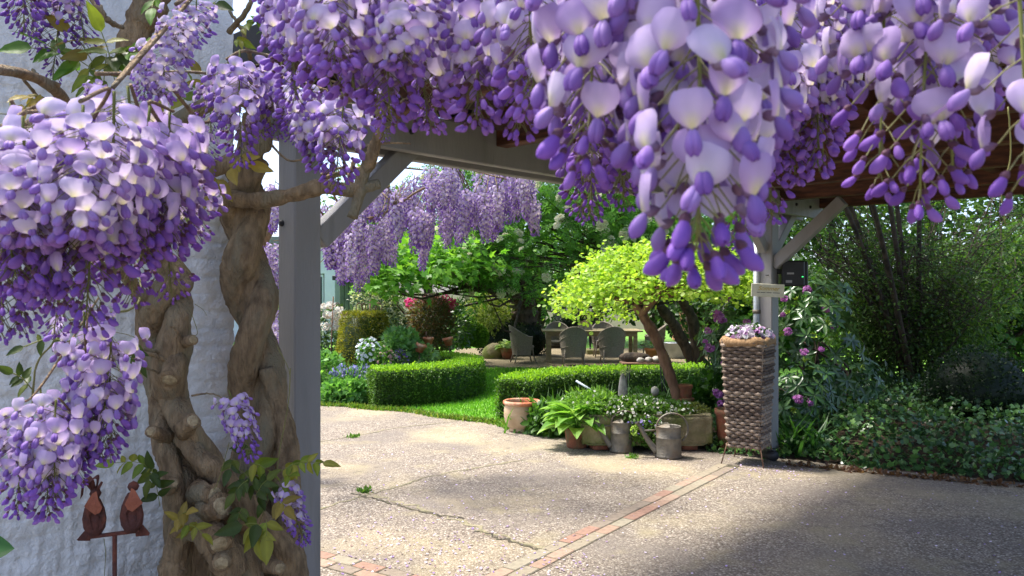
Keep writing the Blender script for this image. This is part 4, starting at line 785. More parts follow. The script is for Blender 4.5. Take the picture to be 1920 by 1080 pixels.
mound('candytuft', 'white flowering candytuft spilling over the middle of the stone trough', 'plant', (1.25, 8.45, .38), (.42, .3, .17), 2600, T_RHOMB, .05, FR_G, WH, 150, .017, zmin=.2)
mound('candytuft', 'white flowering candytuft at the mossy end of the stone trough', 'plant', (1.66, 8.5, .37), (.26, .25, .11), 1200, T_RHOMB, .05, FR_G, WH, 60, .017, seed=9, zmin=.2)
mound('feathery_plant', 'fine bright green feathery plant between hosta and trough', 'plant', (.85, 8.5, .42), (.32, .3, .2), 2400, T_RHOMB, .06, [S(96, 140, 54), S(118, 158, 66)], WH, 14, .016, wid=.5, zmin=.1)
mound('sedum_cushion', 'low mossy green cushion plant on the trough end beside the rhododendron pot', 'plant', (1.9, 8.5, .39), (.16, .2, .06), 900, T_RHOMB, .04, [S(110, 120, 66), S(128, 136, 78)], zmin=.3)
mound('trailing_pansies', 'small trailing plant with white and blue flowers below the second can spout', 'plant', (1.36, 8.12, .22), (.2, .09, .16), 700, T_RHOMB, .04, FR_G, [S(236, 236, 230), S(120, 104, 180)], 40, .018, zmin=.04)
mound('clover_sprig', 'pale yellow-green sprig hanging on the brownish can', 'plant', (*P(1190, 805, 7.95),), (.03, .02, .05), 60, T_ROUND, .025, [S(160, 190, 92)], zmin=None)
# terracotta chimney pots stacked in the bed, pot beside planter
c = np.array([2.02, 9.35, 0]); o = thing('chimney_pot', 'old rope-edged clay pots stacked in the bed by the bent trunk', 'pot', c)
MB().lathe([(.07, 0), (.08, .1), (.10, .3), (.08, .37)], 24, c).build('lower_pot', DTERRA, o); MB().lathe([(.09, .365), (.108, .375), (.11, .388), (.10, .40), (.06, .405)], 24, c).build('rope_ring', DTERRA, o)
MB().lathe([(.07, .40), (.084, .44), (.078, .50), (.092, .52), (.094, .545), (.08, .555), (.066, .54), (.066, .44), (.001, .43)], 24, c).build('upper_pot', DTERRA, o)
c = np.array([2.27, 8.3, 0]); pot('clay_pot', 'tall reddish clay pot half hidden behind the wicker planter', c, [(.001, .003), (.12, 0), (.14, .15), (.15, .36), (.165, .38), (.165, .42), (.145, .425), (.14, .36)], DTERRA, soil=(.14, .38))
# bed behind the trough
def blades(name, label, c, n, L, w, cols, spread, lean=.45, group=None, cat='plant', m=LEAF):
    o = thing(name, label, cat, (c[0], c[1], 0), group); mb = MB(); q = np.asarray(c, float)+RNG.normal(0, 1, (n, 3))*np.array([spread, spread, 0]); q[:, 2] = 0
    d = nrm(np.stack([RNG.normal(0, lean, n), RNG.normal(0, lean, n), np.ones(n)], -1)); l = L*rnd(.6, 1.1, n); mb.scatter(T_BLADE, q, basis(d, np.stack([d[:, 0], d[:, 1], -.2+0*l], -1)+randdir(n)*.1), np.stack([np.full(n, w*10), l, l], -1), mixcol(cols, n)); mb.build('foliage', m, o, kind='stuff'); return o
AL = [S(96, 130, 84), S(116, 148, 100), S(84, 118, 70)]
al = blades('allium', 'grey-green strappy allium with two round pale seed heads behind the trough', (1.25, 9.6, 0), 90, .62, .028, AL, .2)
for (x, y) in ((1168, 700), (1177, 693)):
    q = P(x, y, 9.6); MB().tube(catmull([(q[0]+.05, 9.6, .1), (q[0]+.02, 9.6, .4), q], 8), .004, 5, S(110, 140, 80)).build('flower_stem', SHOOT, al); mb = MB(); p, o_ = shell(120, q, (.032, .032, .032), .1, 3, 0); leaves(mb, T_RHOMB, p, o_, .014, [S(206, 206, 180), S(180, 186, 150)], .1, .3, 0); mb.build('flower_head', LEAF, al)
blades('iris_clump', 'tall upright sword leaves in front of the hedge middle', (.85, 9.7, 0), 110, .6, .03, AL, .28); blades('daylily_clump', 'arching green daylily leaves to the left of the metal stake', (.45, 9.55, 0), 150, .5, .035, [S(74, 116, 48), S(92, 136, 58)], .22, .6)
blades('grass_clump', 'arching grassy leaves right of the bent trunk', (2.15, 10.1, 0), 150, .75, .02, AL, .22, .6)
mound('bed_foliage', 'leafy green perennial filling the bed behind the potted hosta', 'plant', (.5, 9.25, .16), (.38, .3, .24), 1500, T_BROAD, .09, [S(64, 104, 44), S(82, 124, 52)], zmin=0)
mound('bed_foliage', 'leafy green perennial at the foot of the bent tree trunk', 'plant', (1.5, 9.5, .16), (.45, .35, .3), 1700, T_BROAD, .08, [S(70, 110, 46), S(92, 132, 56)], seed=8, zmin=0)
mound('bed_foliage', 'leafy dark perennial between the clay pots and hedge', 'plant', (2.4, 9.7, .22), (.4, .4, .38), 1500, T_BROAD, .1, [S(54, 92, 40), S(70, 108, 46)], seed=11, zmin=0)
ms = thing('metal_stake', 'pale blue-white angled metal rod lying in the trough planting', 'garden stake', (*P(1130, 745, 9.0)[:2], .4))
MB().tube([P(1080, 714, 9.0), P(1133, 746, 8.9)], .012, 8).build('rod', mat('pale_paint', S(176, 190, 198), None, rough=.5), ms); MB().tube([P(1131, 746, 8.9), P(1182, 744, 8.85)], .011, 8).build('rod', bpy.data.materials['pale_paint'], ms); MB().tube([P(1133, 746, 8.9), P(1134, 790, 8.9)-(0, 0, .1)], .008, 8).build('foot', bpy.data.materials['pale_paint'], ms); MB().tube([P(1181, 744, 8.85), P(1182, 790, 8.85)-(0, 0, .1)], .008, 8).build('foot', bpy.data.materials['pale_paint'], ms)
def stone(name, label, c, r, seed, cat='stone', m=PEBBLE, group=None):
    u, v = np.meshgrid(np.linspace(0, math.pi, 12), np.linspace(0, 2*math.pi, 17), indexing='ij'); d = np.stack([np.sin(u)*np.cos(v), np.sin(u)*np.sin(v), np.cos(u)], -1); s = lump(d.reshape(-1, 3), seed, .1).reshape(u.shape)[..., None]
    mb = MB(); mb.grid(np.asarray(c)+d*s*np.asarray(r)); ob = mb.build(name, m); return tag(ob, label, cat, group) if label else ob
stone('garden_stone', 'tall grey weathered stone standing among the trough flowers', (1.27, 9.15, .42), (.06, .05, .26), 3); 
o = thing('stone_ball', 'round grey stone ball on a rod beside the bent trunk', 'ornament', (1.62, 9.1, 0)); MB().tube([(1.62, 9.1, 0), (1.60, 9.1, .45)], .012, 8).build('rod', IRON, o); b2 = stone('ball', None, P(1228, 733, 9.1), (.045, .045, .055), 4); b2.parent = o; b2.matrix_parent_inverse = Matrix.Translation(-o.location)

# ------------------------------------------------------------------ tall wicker planter
pc = G(1412, 868); pl = thing('wicker_planter', 'tall tapered brown wicker planter on thin iron legs beside the far post', 'planter', (pc[0], pc[1], 0)); yaw = math.radians(-33)
RZ = np.array([[math.cos(yaw), -math.sin(yaw), 0], [math.sin(yaw), math.cos(yaw), 0], [0, 0, 1]]); pc = np.array([2.27, 7.68, 0])
pl.location = (2.27, 7.68, 0)
def hw(z): return .148+(.197-.148)*(z-.15)/1.05
WL = [S(116, 102, 90), S(136, 120, 106), S(152, 136, 120), S(102, 88, 78)]
mbs = [MB() for _ in range(4)]; ZB, ZT, NR, NS = .16, 1.18, 32, 7
for r in range(NR):
    z = ZB+(ZT-ZB)*(r+.5)/NR; w = hw(z); rr = (ZT-ZB)/NR*.56
    for s in range(4):
        a = s*math.pi/2; Rs = np.array([[math.cos(a), -math.sin(a), 0], [math.sin(a), math.cos(a), 0], [0, 0, 1]]); x = np.linspace(-1, 1, NS*4+1); off = .015*np.sin((x+1)/2*NS*math.pi+(r % 2)*math.pi)
        p = np.stack([x*w, -w-off, np.full(len(x), z)+RNG.normal(0, .0015, len(x))], -1)@Rs.T@RZ.T+pc; mbs[s].tube(p, rr*rnd(.85, 1.1), 5, WL[RNG.integers(0, 4)])
for s in range(4): mbs[s].build('woven_panel', WILLOW, pl, kind='stuff')
for s in range(4):
    a = s*math.pi/2; Rs = np.array([[math.cos(a), -math.sin(a), 0], [math.sin(a), math.cos(a), 0], [0, 0, 1]])
    for k in range(NS+1):
        x = -1+2*k/NS; MB().tube([np.array([x*hw(z), -hw(z), z])@Rs.T@RZ.T+pc for z in (ZB-.02, ZT+.01)], .005, 6, WL[0]).build('stake', WILLOW, pl)
for (x, y) in ((-1, -1), (1, -1), (1, 1), (-1, 1)): MB().tube([np.array([x*hw(.2), y*hw(.2), .22])@RZ.T+pc, np.array([x*.2, y*.2, .0])@RZ.T+pc], .006, 8).build('leg', IRON, pl)
MB().box(pc+(0, 0, .7), (.26, .26, .9), RZ, .02).build('inner_liner', BLACK, pl, False)
sq = lambda a, w: np.stack([np.sign(np.cos(a))*np.abs(np.cos(a))**.4*w, np.sign(np.sin(a))*np.abs(np.sin(a))**.4*w], -1)
a = np.linspace(0, 2*math.pi, 73); rows = []
for k, (dw, dz) in enumerate(((.012, -.05), (.03, -.045), (.036, -.01), (.026, .02), (.0, .03), (-.03, .015), (-.05, -.03))):
    w = hw(ZT)+dw+.006*np.sin(a*7+k); xy = sq(a, w); rows.append(np.hstack([xy, (ZT+dz+.010*np.sin(a*5+1)+.006*np.sin(a*11+k))[:, None]])@RZ.T+pc)
MB().grid(np.stack(rows)).build('burlap_lining', BURLAP, pl)
mb = MB(); mb.lathe([(.001, ZT-.01), (.17, ZT-.01)], 20, pc); mb.build('soil', SOIL, pl)
mound('pansies', 'white and violet pansies filling the top of the wicker planter', 'flowers', pc+(0, 0, ZT+.03), (.19, .19, .11), 900, T_BROAD, .045, [S(62, 96, 50), S(78, 112, 58)], [S(244, 242, 246), S(240, 236, 246), S(226, 206, 236), S(246, 244, 248), S(190, 130, 196)], 300, .027, zmin=ZT-.01)

# ------------------------------------------------------------------ house and shed behind
hs = thing('white_house', 'low white rendered house with curtained window far behind the left post', 'house', (-8, 27, 0))
def bx(name, x0, x1, y0, y1, z0, z1, m, parent, b=.01): return MB().box(((x0+x1)/2, (y0+y1)/2, (z0+z1)/2), (x1-x0, y1-y0, z1-z0), None, b).build(name, m, parent, False)
bx('wall', -8.75, -6.9, 26, 34, -.1, 3.15, WHITEWALL, hs); bx('wall', -6.9, -6.1, 26.02, 34, 2.2, 3.15, WHITEWALL, hs); bx('wall', -16, -8.75, 26.6, 34, -.1, 3.15, WHITEWALL, hs); bx('wall', -6.9, -6.1, 26.02, 34, -.1, .6, WHITEWALL, hs); bx('wall', -6.1, -5.75, 26, 34, -.1, 3.15, WHITEWALL, hs)
bx('roof', -16.3, -5.4, 25.5, 34.3, 3.15, 3.38, mat('roof_edge', S(120, 124, 122), None), hs)
fr = bx('window', -8.2, -7.45, 25.95, 26.0, 1.25, 2.25, WHITEWALL, hs); bx('pane', -8.12, -7.53, 25.92, 25.945, 1.32, 2.18, DARKGLASS, fr)
for k in range(7): MB().tube([(-7.98+k*.055, 25.9, 1.34), (-7.98+k*.055, 25.9, 2.16)], .026, 8).build('curtain_fold', CURTAIN, fr)
fr = bx('window', -6.85, -6.15, 26.1, 26.16, .62, 2.18, WHITEWALL, hs); bx('pane', -6.8, -6.2, 26.07, 26.095, .7, 2.1, DARKGLASS, fr); bx('glazing_bar', -6.52, -6.48, 26.04, 26.068, .7, 2.1, WHITEWALL, fr); bx('glazing_bar', -6.8, -6.53, 26.04, 26.067, 1.5, 1.55, WHITEWALL, fr)
sh = thing('garden_shed', 'dark garden shed with flat roof beside the white house', 'shed', (-4.5, 23.5, 0))
bx('wall', -5.0, -3.6, 23.2, 25.5, 0, 1.95, SHEDWALL, sh); bx('roof', -5.15, -3.3, 22.9, 25.7, 1.95, 2.08, BLACK, sh); bx('door', -4.3, -3.7, 23.16, 23.198, .02, 1.85, BLACK, sh)
for k in range(5): bx('board', -4.98+k*.13, -4.86+k*.13, 23.17, 23.2, .02, 1.93, SHEDWALL, sh)
bx('wall_end', 8.0, 9.0, 29.9, 30.5, 0, 0.1, SHEDWALL, sh) if False else None
bw = thing('brick_outbuilding', 'small stretch of sandy garden wall behind the dark tree trunk', 'wall', (-.5, 27, 0)); bx('masonry', -1.6, .4, 27, 27.3, 0, 1.55, mat('sandstone', S(186, 160, 122), S(200, 176, 140), 3, .9), bw); bx('coping', -1.65, .45, 26.95, 27.35, 1.55, 1.62, STONE, bw)
rw = thing('brick_house', 'reddish brick garden building glimpsed behind the yellow-green tree', 'building', (6.3, 25, 0)); bx('wall', 5.4, 7.6, 24.5, 27, 0, 2.3, mat('red_brick', S(190, 122, 92), S(206, 146, 116), 6, .9), rw); bx('roof', 5.2, 7.8, 24.2, 27.2, 2.3, 2.45, DTERRA, rw)

# ------------------------------------------------------------------ terrace furniture
tb = thing('garden_table', 'long weathered teak table between the wicker chairs', 'table', (1.85, 18.8, 0))
for k in range(7): bx('plank', .70, 3.0, 18.28+k*.145, 18.42+k*.145, .70, .735, TABLEW, tb, .004)
bx('apron', .82, 2.88, 18.36, 18.40, .60, .697, TABLEW, tb); bx('apron', .82, 2.88, 19.18, 19.22, .60, .697, TABLEW, tb)
for x in (.86, 2.84):
    for y in (18.42, 19.16): bx('leg', x-.045, x+.045, y-.045, y+.045, 0, .699, TABLEW, tb, .006)
def chair(label, x, y, rz):
    o = thing('wicker_chair', label, 'chair', (x, y, 0), 'wicker chairs round the garden table', True, rz); o.location = (x, y, 0)
    th = np.radians(np.linspace(-122, 122, 33)); zt = .60+.25*np.clip(np.cos(th*.82), 0, 1)**1.6; rows = []
    for f in np.linspace(0, 1, 12):
        z = .20+(zt-.20)*f; w = .245+.06*f**.8; flare = 1+.10*f*np.cos(th).clip(0, 1); rows.append(np.stack([np.sin(th)*w*1.02, -np.cos(th)*w*flare, z], -1))
    g = np.stack(rows); gi = g*np.array([.92, .92, 1]); mb = MB(); mb.grid(g); mb.grid(gi[:, ::-1]); mb.build('backrest', WICKERG, o)
    MB().tube((g[-1]+gi[-1])/2, .021, 8).build('rim', WICKERG, o); MB().tube((g[0]+gi[0])/2, .016, 6).build('lower_rail', WICKERG, o)
    for f in (4, 8): MB().tube(g[f]*np.array([1.004, 1.004, 1]), .008, 5).build('band', WICKERG, o)
    MB().lathe([(.001, .40), (.2, .41), (.25, .395), (.25, .36), (.22, .34), (.001, .335)], 24).build('seat', WICKERG, o); mb = MB(); mb.tube([(-.2, .19, .3), (.2, .19, .3)], .012, 6); mb.build('front_rail', WICKERG, o)
    for (sx, sy) in ((-1, -1), (1, -1), (-1, 1), (1, 1)): MB().tube([(sx*.19, sy*.17, .40), (sx*.205, sy*.19, .2), (sx*.235, sy*.25, 0)], [.016, .016, .013], 8).build('leg', WICKERG, o)
    return o
def gx(px, d): return (px-960)/FPX*d
chair('grey wicker armchair at the table seen from behind, beside the left chair', gx(1075, 17.75), 17.75, 0); chair('grey wicker armchair at the table seen from behind, nearer the zinc tub', gx(1147, 17.85), 17.85, 0.05)
chair('grey wicker armchair at the table end by the dark yew hedge', gx(981, 18.3), 18.3, -math.radians(78)); chair('grey wicker armchair at the table end behind the bent trunk', gx(1222, 18.6), 18.6, math.radians(80))
chair('grey wicker armchair across the table facing out, beside the yew ball', gx(1045, 20.0), 20.0, math.pi); chair('grey wicker armchair across the table facing out, beside the statue', gx(1132, 20.0), 20.0, math.pi)
fb = thing('flower_box', 'small grey box of pink flowers on the garden table', 'flower box', (1.72, 18.8, .735)); bx('box', 1.56, 1.88, 18.72, 18.88, .737, .86, PEBBLE, fb); mb = MB(); p, o_ = shell(160, (1.72, 18.8, .88), (.15, .08, .05), .2, 3); leaves(mb, T_ROUND, p, o_, .04, [S(150, 110, 100), S(200, 180, 170), S(92, 104, 60)]); mb.build('flowers', LEAF, fb, kind='stuff')
# statue: one continuous skinned figure
def statue():
    v = [(0, 0, .62), (0, 0, .78), (0, 0, .96), (0, -.01, 1.06), (0, -.02, 1.13), (0, -.02, 1.2), (-.075, 0, .58), (-.08, .02, .33), (-.075, 0, .06), (-.085, -.08, .03), (.075, 0, .58), (.07, -.03, .33), (.07, .02, .06), (.075, -.06, .03), (-.13, 0, .99), (-.19, .02, .8), (-.15, -.06, .64), (.13, 0, .99), (.2, .03, .82), (.15, -.03, .68)]
    e = [(0, 1), (1, 2), (2, 3), (3, 4), (4, 5), (0, 6), (6, 7), (7, 8), (8, 9), (0, 10), (10, 11), (11, 12), (12, 13), (2, 14), (14, 15), (15, 16), (2, 17), (17, 18), (18, 19)]
    r = [.09, .075, .085, .035, .055, .05, .065, .045, .028, .022, .065, .045, .028, .022, .045, .034, .022, .045, .034, .022]
    me = bpy.data.meshes.new('statue'); me.from_pydata(v, e, []); me.materials.append(BRONZE); o = obj('statue', me); o.location = (gx(1112, 20.9), 20.9, .1)
    m = o.modifiers.new('skin', 'SKIN'); o.modifiers.new('sub', 'SUBSURF').render_levels = 2
    for k, q in enumerate(me.skin_vertices[0].data): q.radius = (r[k], r[k]*.85); q.use_root = k == 0
    return tag(o, 'slim dark bronze figure standing behind the garden table', 'statue')
statue(); o = bx('plinth', gx(1112, 20.9)-.18, gx(1112, 20.9)+.18, 20.72, 21.08, -.01, .115, STONE, None); tag(o, 'low stone plinth under the bronze figure', 'plinth')
# zinc tub, potted hostas
c = np.array([gx(1270, 19.6), 19.6, 0]); tu = thing('zinc_tub', 'oval galvanised zinc tub behind the bent trunk', 'tub', c); MB().lathe([(.001, .01), (.27, .0), (.285, .03), (.335, .36), (.345, .37), (.335, .385), (.32, .37), (.27, .05), (.001, .04)], 30, c, sx=1.05, sy=.65).build('body', ZINCL, tu)
for s in (-1, 1): MB().tube(catmull([c+(s*.34, -.06, .3), c+(s*.4, 0, .3), c+(s*.34, .06, .3)], 8), .008, 6).build('handle', ZINCL, tu)
PH = [S(150, 178, 120), S(176, 196, 140), S(120, 156, 84)]
c = np.array([gx(952, 19.4), 19.4, 0]); o = pot('potted_hosta', 'pale variegated hosta in a brown pot beside the left wicker chair', c, [(.001, .005), (.13, 0), (.17, .2), (.18, .26), (.16, .26), (.15, .2)], DTERRA, soil=(.15, .22), cat='potted plant'); hosta(o, c+(0, 0, .24), 22, .2, PH, 1.0)
c = np.array([gx(1222, 15.5), 15.5, 0]); ps = thing('plant_stand', 'small dark stand under the orange hosta pot', 'stand', c); bx('top', c[0]-.18, c[0]+.18, c[1]-.15, c[1]+.15, .33, .36, DBARK_ if False else IRON, ps)
for sx in (-.14, .14):
    for sy in (-.12, .12): MB().tube([c+(sx, sy, 0), c+(sx, sy, .34)], .012, 6).build('leg', IRON, ps)
c2 = c+(0, 0, .36); o = pot('potted_hosta', 'striped hosta in a bright orange clay pot behind the bent trunk', c2, [(.001, .005), (.1, 0), (.125, .13), (.14, .135), (.14, .18), (.125, .18), (.115, .13)], mat('orange_clay', S(206, 112, 66), S(214, 126, 80), 8, .8), soil=(.115, .14), cat='potted plant'); hosta(o, c2+(0, 0, .16), 14, .17, PH, 1.0)
# iron side table with stones
c = np.array([gx(1210, 10.9), 10.9, 0]); it = thing('iron_side_table', 'low slatted iron table carrying stones behind the hedge bed', 'side table', c); 
for k in range(4): bx('slat', c[0]-.33, c[0]+.30, c[1]-.15+k*.08, c[1]-.08+k*.08, .655, .675, IRON, it, .003)
for sx in (-.22, .22):
    for sy in (-.1, .1): MB().tube([c+(sx*1.25, sy, 0), c+(sx, sy, .657)], .01, 6).build('leg', BLACK, it)
for k, (x, r, lb) in enumerate(((1201, .055, 'first round pale pebble on the iron table beside the dark slab'), (1217, .058, 'middle round pale pebble between the others on the iron table'), (1231, .07, 'largest buff stone on the iron table against the bent trunk'))): q = P(x, 674, 10.85); stone('pebble', lb, (q[0], 10.85, .675+r*.62), (r, r*.9, r*.68), k+20)
stone('dark_slab', 'long dark rough slab of stone lying on the iron table', (c[0]-.12, c[1]+.08, .735), (.21, .07, .07), 31, m=DBARK)

# ------------------------------------------------------------------ yellow-green umbrella tree
ut = thing('umbrella_tree', 'small umbrella-shaped tree with bright yellow-green leaves and bent trunk', 'tree', (gx(1283, 9.35), 9.35, 0))
tk = [(gx(1283, 9.35), 9.35, 0), P(1272, 752, 9.35), P(1255, 700, 9.35), P(1238, 655, 9.38), P(1222, 618, 9.4), P(1206, 594, 9.42), P(1190, 570, 9.45)]
strand(tk, [.075, .065, .06, .06, .062, .055, .045], 43, 60, 14).build('trunk', RBARK, ut)
f1 = [P(1203, 592, 9.42), P(1215, 575, 9.36), P(1232, 558, 9.32), P(1255, 545, 9.3)]; strand(f1, [.045, .042, .038, .03], 44, 30, 12).build('limb', RBARK, ut)
cc = P(1235, 545, 9.45); cr = []
for k in range(230):
    a = rnd(0, 6.283); rho = math.sqrt(rnd(.02, 1)); lx = gx(1420, 9.45)-cc[0] if math.cos(a) > 0 else cc[0]-gx(1050, 9.45)
    cr.append(cc+np.array([math.cos(a)*rho*lx, math.sin(a)*rho*1.1, .50*(1-rho**2.6)-.02-.20*rho**3*(math.cos(a) < 0)+.03+rnd(-.13, .05)]))
cr = np.array(cr); br = MB(); limbs(br, [np.array(f1[-1]), np.array(tk[-1]), np.array(f1[2])], cr[::3], .016, .003, .05); br.build('branches', RBARK, ut, kind='stuff')
mb = MB(); per = 52; p = np.repeat(cr, per, 0)+RNG.normal(0, 1, (len(cr)*per, 3))*np.array([.11, .11, .05]); leaves(mb, T_ROUND, p, nrm(p-np.repeat(cr, per, 0)+np.array([0, 0, .0])), .046, [S(150, 186, 62), S(166, 196, 78), S(128, 168, 54), S(182, 204, 96)], 1.0, .6, .15); mb.build('crown', LEAF, ut, kind='stuff')

# ------------------------------------------------------------------ trees
def tree(name, label, base, trunk, tr, blobs, T_, size, cols, m=LEAF, bark=DBARK, fill=.4, group=None, droop=.25, up=.7, nl=40, limb=.03, wid=1.0):
    """blobs: (centre, radii, clumps, leaves per clump, spread)"""
    o = thing(name, label, 'tree', base, group)
    for k, t in enumerate(trunk): strand(t, tr[k] if isinstance(tr[0], list) else tr, 50+k, 40, 12).build('trunk', bark, o)
    mb = MB(); br = MB(); heads = [np.array(t[-1], float) for t in trunk]+[np.array(t[-2], float) for t in trunk]
    for k, (c, r, n, per, sp) in enumerate(blobs):
        cc, p, out = clumps(n, c, r, per, sp, seed=k+3, fill=fill); leaves(mb, T_, p, out, size, cols, up, .6, droop, wid)
        limbs(br, heads, cc[::max(1, len(cc)*len(blobs)//nl)], limb, .004, 0)
    br.build('limbs', bark, o, kind='stuff'); mb.build('crown', m, o, kind='stuff'); return o
MG = [S(96, 150, 52), S(120, 172, 60), S(80, 132, 46), S(136, 184, 70)]
tree('maple_tree', 'maple with broad bright green leaves and thick dark trunk behind the yew hedge', (gx(983, 20.8), 20.8, 0), [[(gx(983, 20.8), 20.8, 0), (gx(982, 20.8), 20.8, .9), (gx(980, 20.8), 20.7, 1.6), (gx(975, 20.6), 20.4, 2.6)], [(gx(980, 20.7), 20.7, 1.3), P(960, 552, 20), P(915, 542, 18), P(880, 535, 16)]], [[.38, .33, .34, .25], [.16, .12, .09, .05]],
     [(P(790, 482, 14.0), (1.25, 1.3, .40), 55, 26, (.22, .22, .1)), (P(725, 505, 13.4), (.45, .8, .33), 22, 26, (.2, .2, .1)), (P(860, 500, 15), (.8, 1, .28), 22, 24, (.22, .22, .1)), (P(960, 470, 19), (2.6, 2, 1.2), 60, 26, (.3, .3, .15))], T_MAPLE, .15, MG, droop=.15, up=1.2, nl=50, limb=.04)
RG = [S(90, 142, 60), S(110, 162, 70), S(74, 122, 52)]
rt = tree('rowan_tree', 'large rowan with ferny leaves and cream blossom clusters over the table', (gx(1300, 18.2), 18.2, 0), [[(gx(1310, 18.2), 18.2, 0), P(1300, 610, 18), P(1280, 560, 17.6), P(1230, 480, 17)], [(gx(1300, 18.3), 18.3, 0), P(1270, 620, 18), P(1240, 575, 17.5), P(1200, 500, 17)]], [.14, .12, .11, .08],
     [(P(1060, 400, 16.0), (2.5, 1.5, 1.45), 170, 17, (.28, .28, .16)), (P(900, 470, 15.5), (.9, 1.1, .75), 50, 17, (.25, .25, .14)), (P(1260, 390, 16.5), (2.0, 1.5, 1.2), 110, 17, (.28, .28, .16)), (P(960, 330, 15.5), (1.9, 1.3, .8), 70, 17, (.26, .26, .15))], T_PINN, .22, RG, fill=.35, droop=.3, up=.9, nl=70, limb=.03)
# flat cream flower heads
fm = []
for k in range(3):
    mb = MB(); n = 170; a = rnd(0, 6.28, n); r = .075*np.sqrt(RNG.random(n)); q = np.stack([np.cos(a)*r, np.sin(a)*r, .03*(1-(r/.075)**2)+RNG.normal(0, .008, n)], -1); mb.scatter(T_FLOWER5, q, basis(randdir(n), np.array([0, 0, 1.])+randdir(n)*.6), .032*rnd(.7, 1.2, n), mixcol([S(240, 236, 208), S(246, 242, 222), S(228, 226, 190)], n)); fm.append(mb.data('flower_head', PETAL))
for (c, r, n) in ((P(1060, 400, 15.9), (2.5, 1.5, 1.4), 260), (P(900, 470, 15.4), (.9, 1.1, .75), 70), (P(1250, 400, 16.4), (2.0, 1.5, 1.2), 60), (P(960, 330, 15.4), (1.9, 1.3, .8), 40)):
    q, out = shell(n, c, np.asarray(r)*1.13, .06, 3, .15); k = (out[:, 1] < .15)
    for a, b in zip(q[k], out[k]): s = rnd(.75, 1.4); obj('flower_head', fm[RNG.integers(0, 3)], rt, mw=Matrix.Translation(a)@Matrix(basis(randdir(1)[0], nrm(b*.5+np.array([-.1, -.35, .9])+randdir(1)[0]*.2))).to_4x4()@Matrix.Diagonal((s, s, s, 1)))
BG = [S(58, 92, 40), S(76, 114, 50), S(48, 78, 36)]; BG2 = [S(86, 128, 52), S(108, 150, 62), S(70, 108, 46)]
def bgtree(label, px, d, w, zc, h, cols, per=(150, 30), size=.2, base=True):
    c = np.array([gx(px, d), d, zc]); tree('background_tree', label, (c[0], d, 0), [[(c[0], d, 0), (c[0]+.05, d, zc*.5), (c[0]-.05, d, zc)]], [.2, .16, .1], [(c, (w, w*.8, h), per[0], per[1], (w*.13, w*.13, w*.09))], T_BROAD, size, cols, nl=26, limb=.05, fill=.4, group='trees behind the garden')
bgtree('tall dark tree rising behind the rowan crown', 1120, 25, 3.0, 3.9, 2.6, BG); bgtree('dense green tree behind the garden table statue', 1230, 24, 2.3, 2.6, 1.9, BG); bgtree('bright green tree behind the maple branch', 800, 27, 2.2, 3.3, 1.1, BG2, (110, 28))
bgtree('green tree behind the shed roof and far wisteria', 690, 29, 2.2, 3.9, 1.9, BG2, (120, 28)); bgtree('green tree behind the downpipe and brick building', 1400, 28, 3.0, 4.0, 3.0, BG); bgtree('tall tree behind the fine-leaved shrub, next to the speaker box', 1560, 27, 3.2, 4.6, 3.2, BG); bgtree('tall tree at the far end of the lawn beyond the arching stems', 1740, 29, 3.4, 5.0, 3.0, BG2); bgtree('tall tree at the far lawn beyond the dark yew dome', 1940, 27, 3.6, 4.4, 3.4, BG)
bgtree('dense shrubby tree between table and rhododendron', 1330, 21, 1.6, 1.4, 1.3, BG, (110, 30), .14); bgtree('low leafy tree behind the yew ball', 1010, 27, 2.0, 2.0, 1.6, BG2, (100, 28))

for k, (px, d, w, h, lb) in enumerate(((1500, 22, 1.5, 1.3, 'dense dark shrub at the far lawn behind the tall rhododendron'), (1640, 26, 2.4, 1.5, 'wide green shrub closing the far end of the sunny lawn'), (1800, 24, 2.2, 1.7, 'wide dark shrub behind the arching stems, closing the lawn'), (1960, 22, 2.0, 1.9, 'large dark shrub at the end of the lawn beyond the dome'), (1880, 15, 1.3, 1.5, 'leafy shrub directly behind the clipped dark dome'), (1430, 18, 1.2, 1.2, 'dark shrub behind the sign and drainpipe'))):
    bgtree(lb, px, d, w, h*.9, h, BG if k % 2 == 0 else [S(66, 104, 44), S(86, 128, 54)], (150, 26), .17)
# ------------------------------------------------------------------ shrubs of the left garden
def shrub(name, label, px, py, d, r, n, T_, size, cols, **k):
    c = P(px, py, d); return mound(name, label, k.pop('cat', 'shrub'), c, r, n, T_, size, cols, zmin=k.pop('zmin', 0), **k)
def stems(o, c, n=5, r=.012, h=.4, m=DBARK, sp=.1):
    for _ in range(n): a = np.array([c[0]+RNG.normal(0, .03), c[1]+RNG.normal(0, .03), 0]); MB().tube(catmull([a, a+(RNG.normal(0, sp), RNG.normal(0, sp), h*.6), a+(RNG.normal(0, sp*2), RNG.normal(0, sp), h)], 6), np.linspace(r, r*.5, 6), 5).build('stem', m, o)
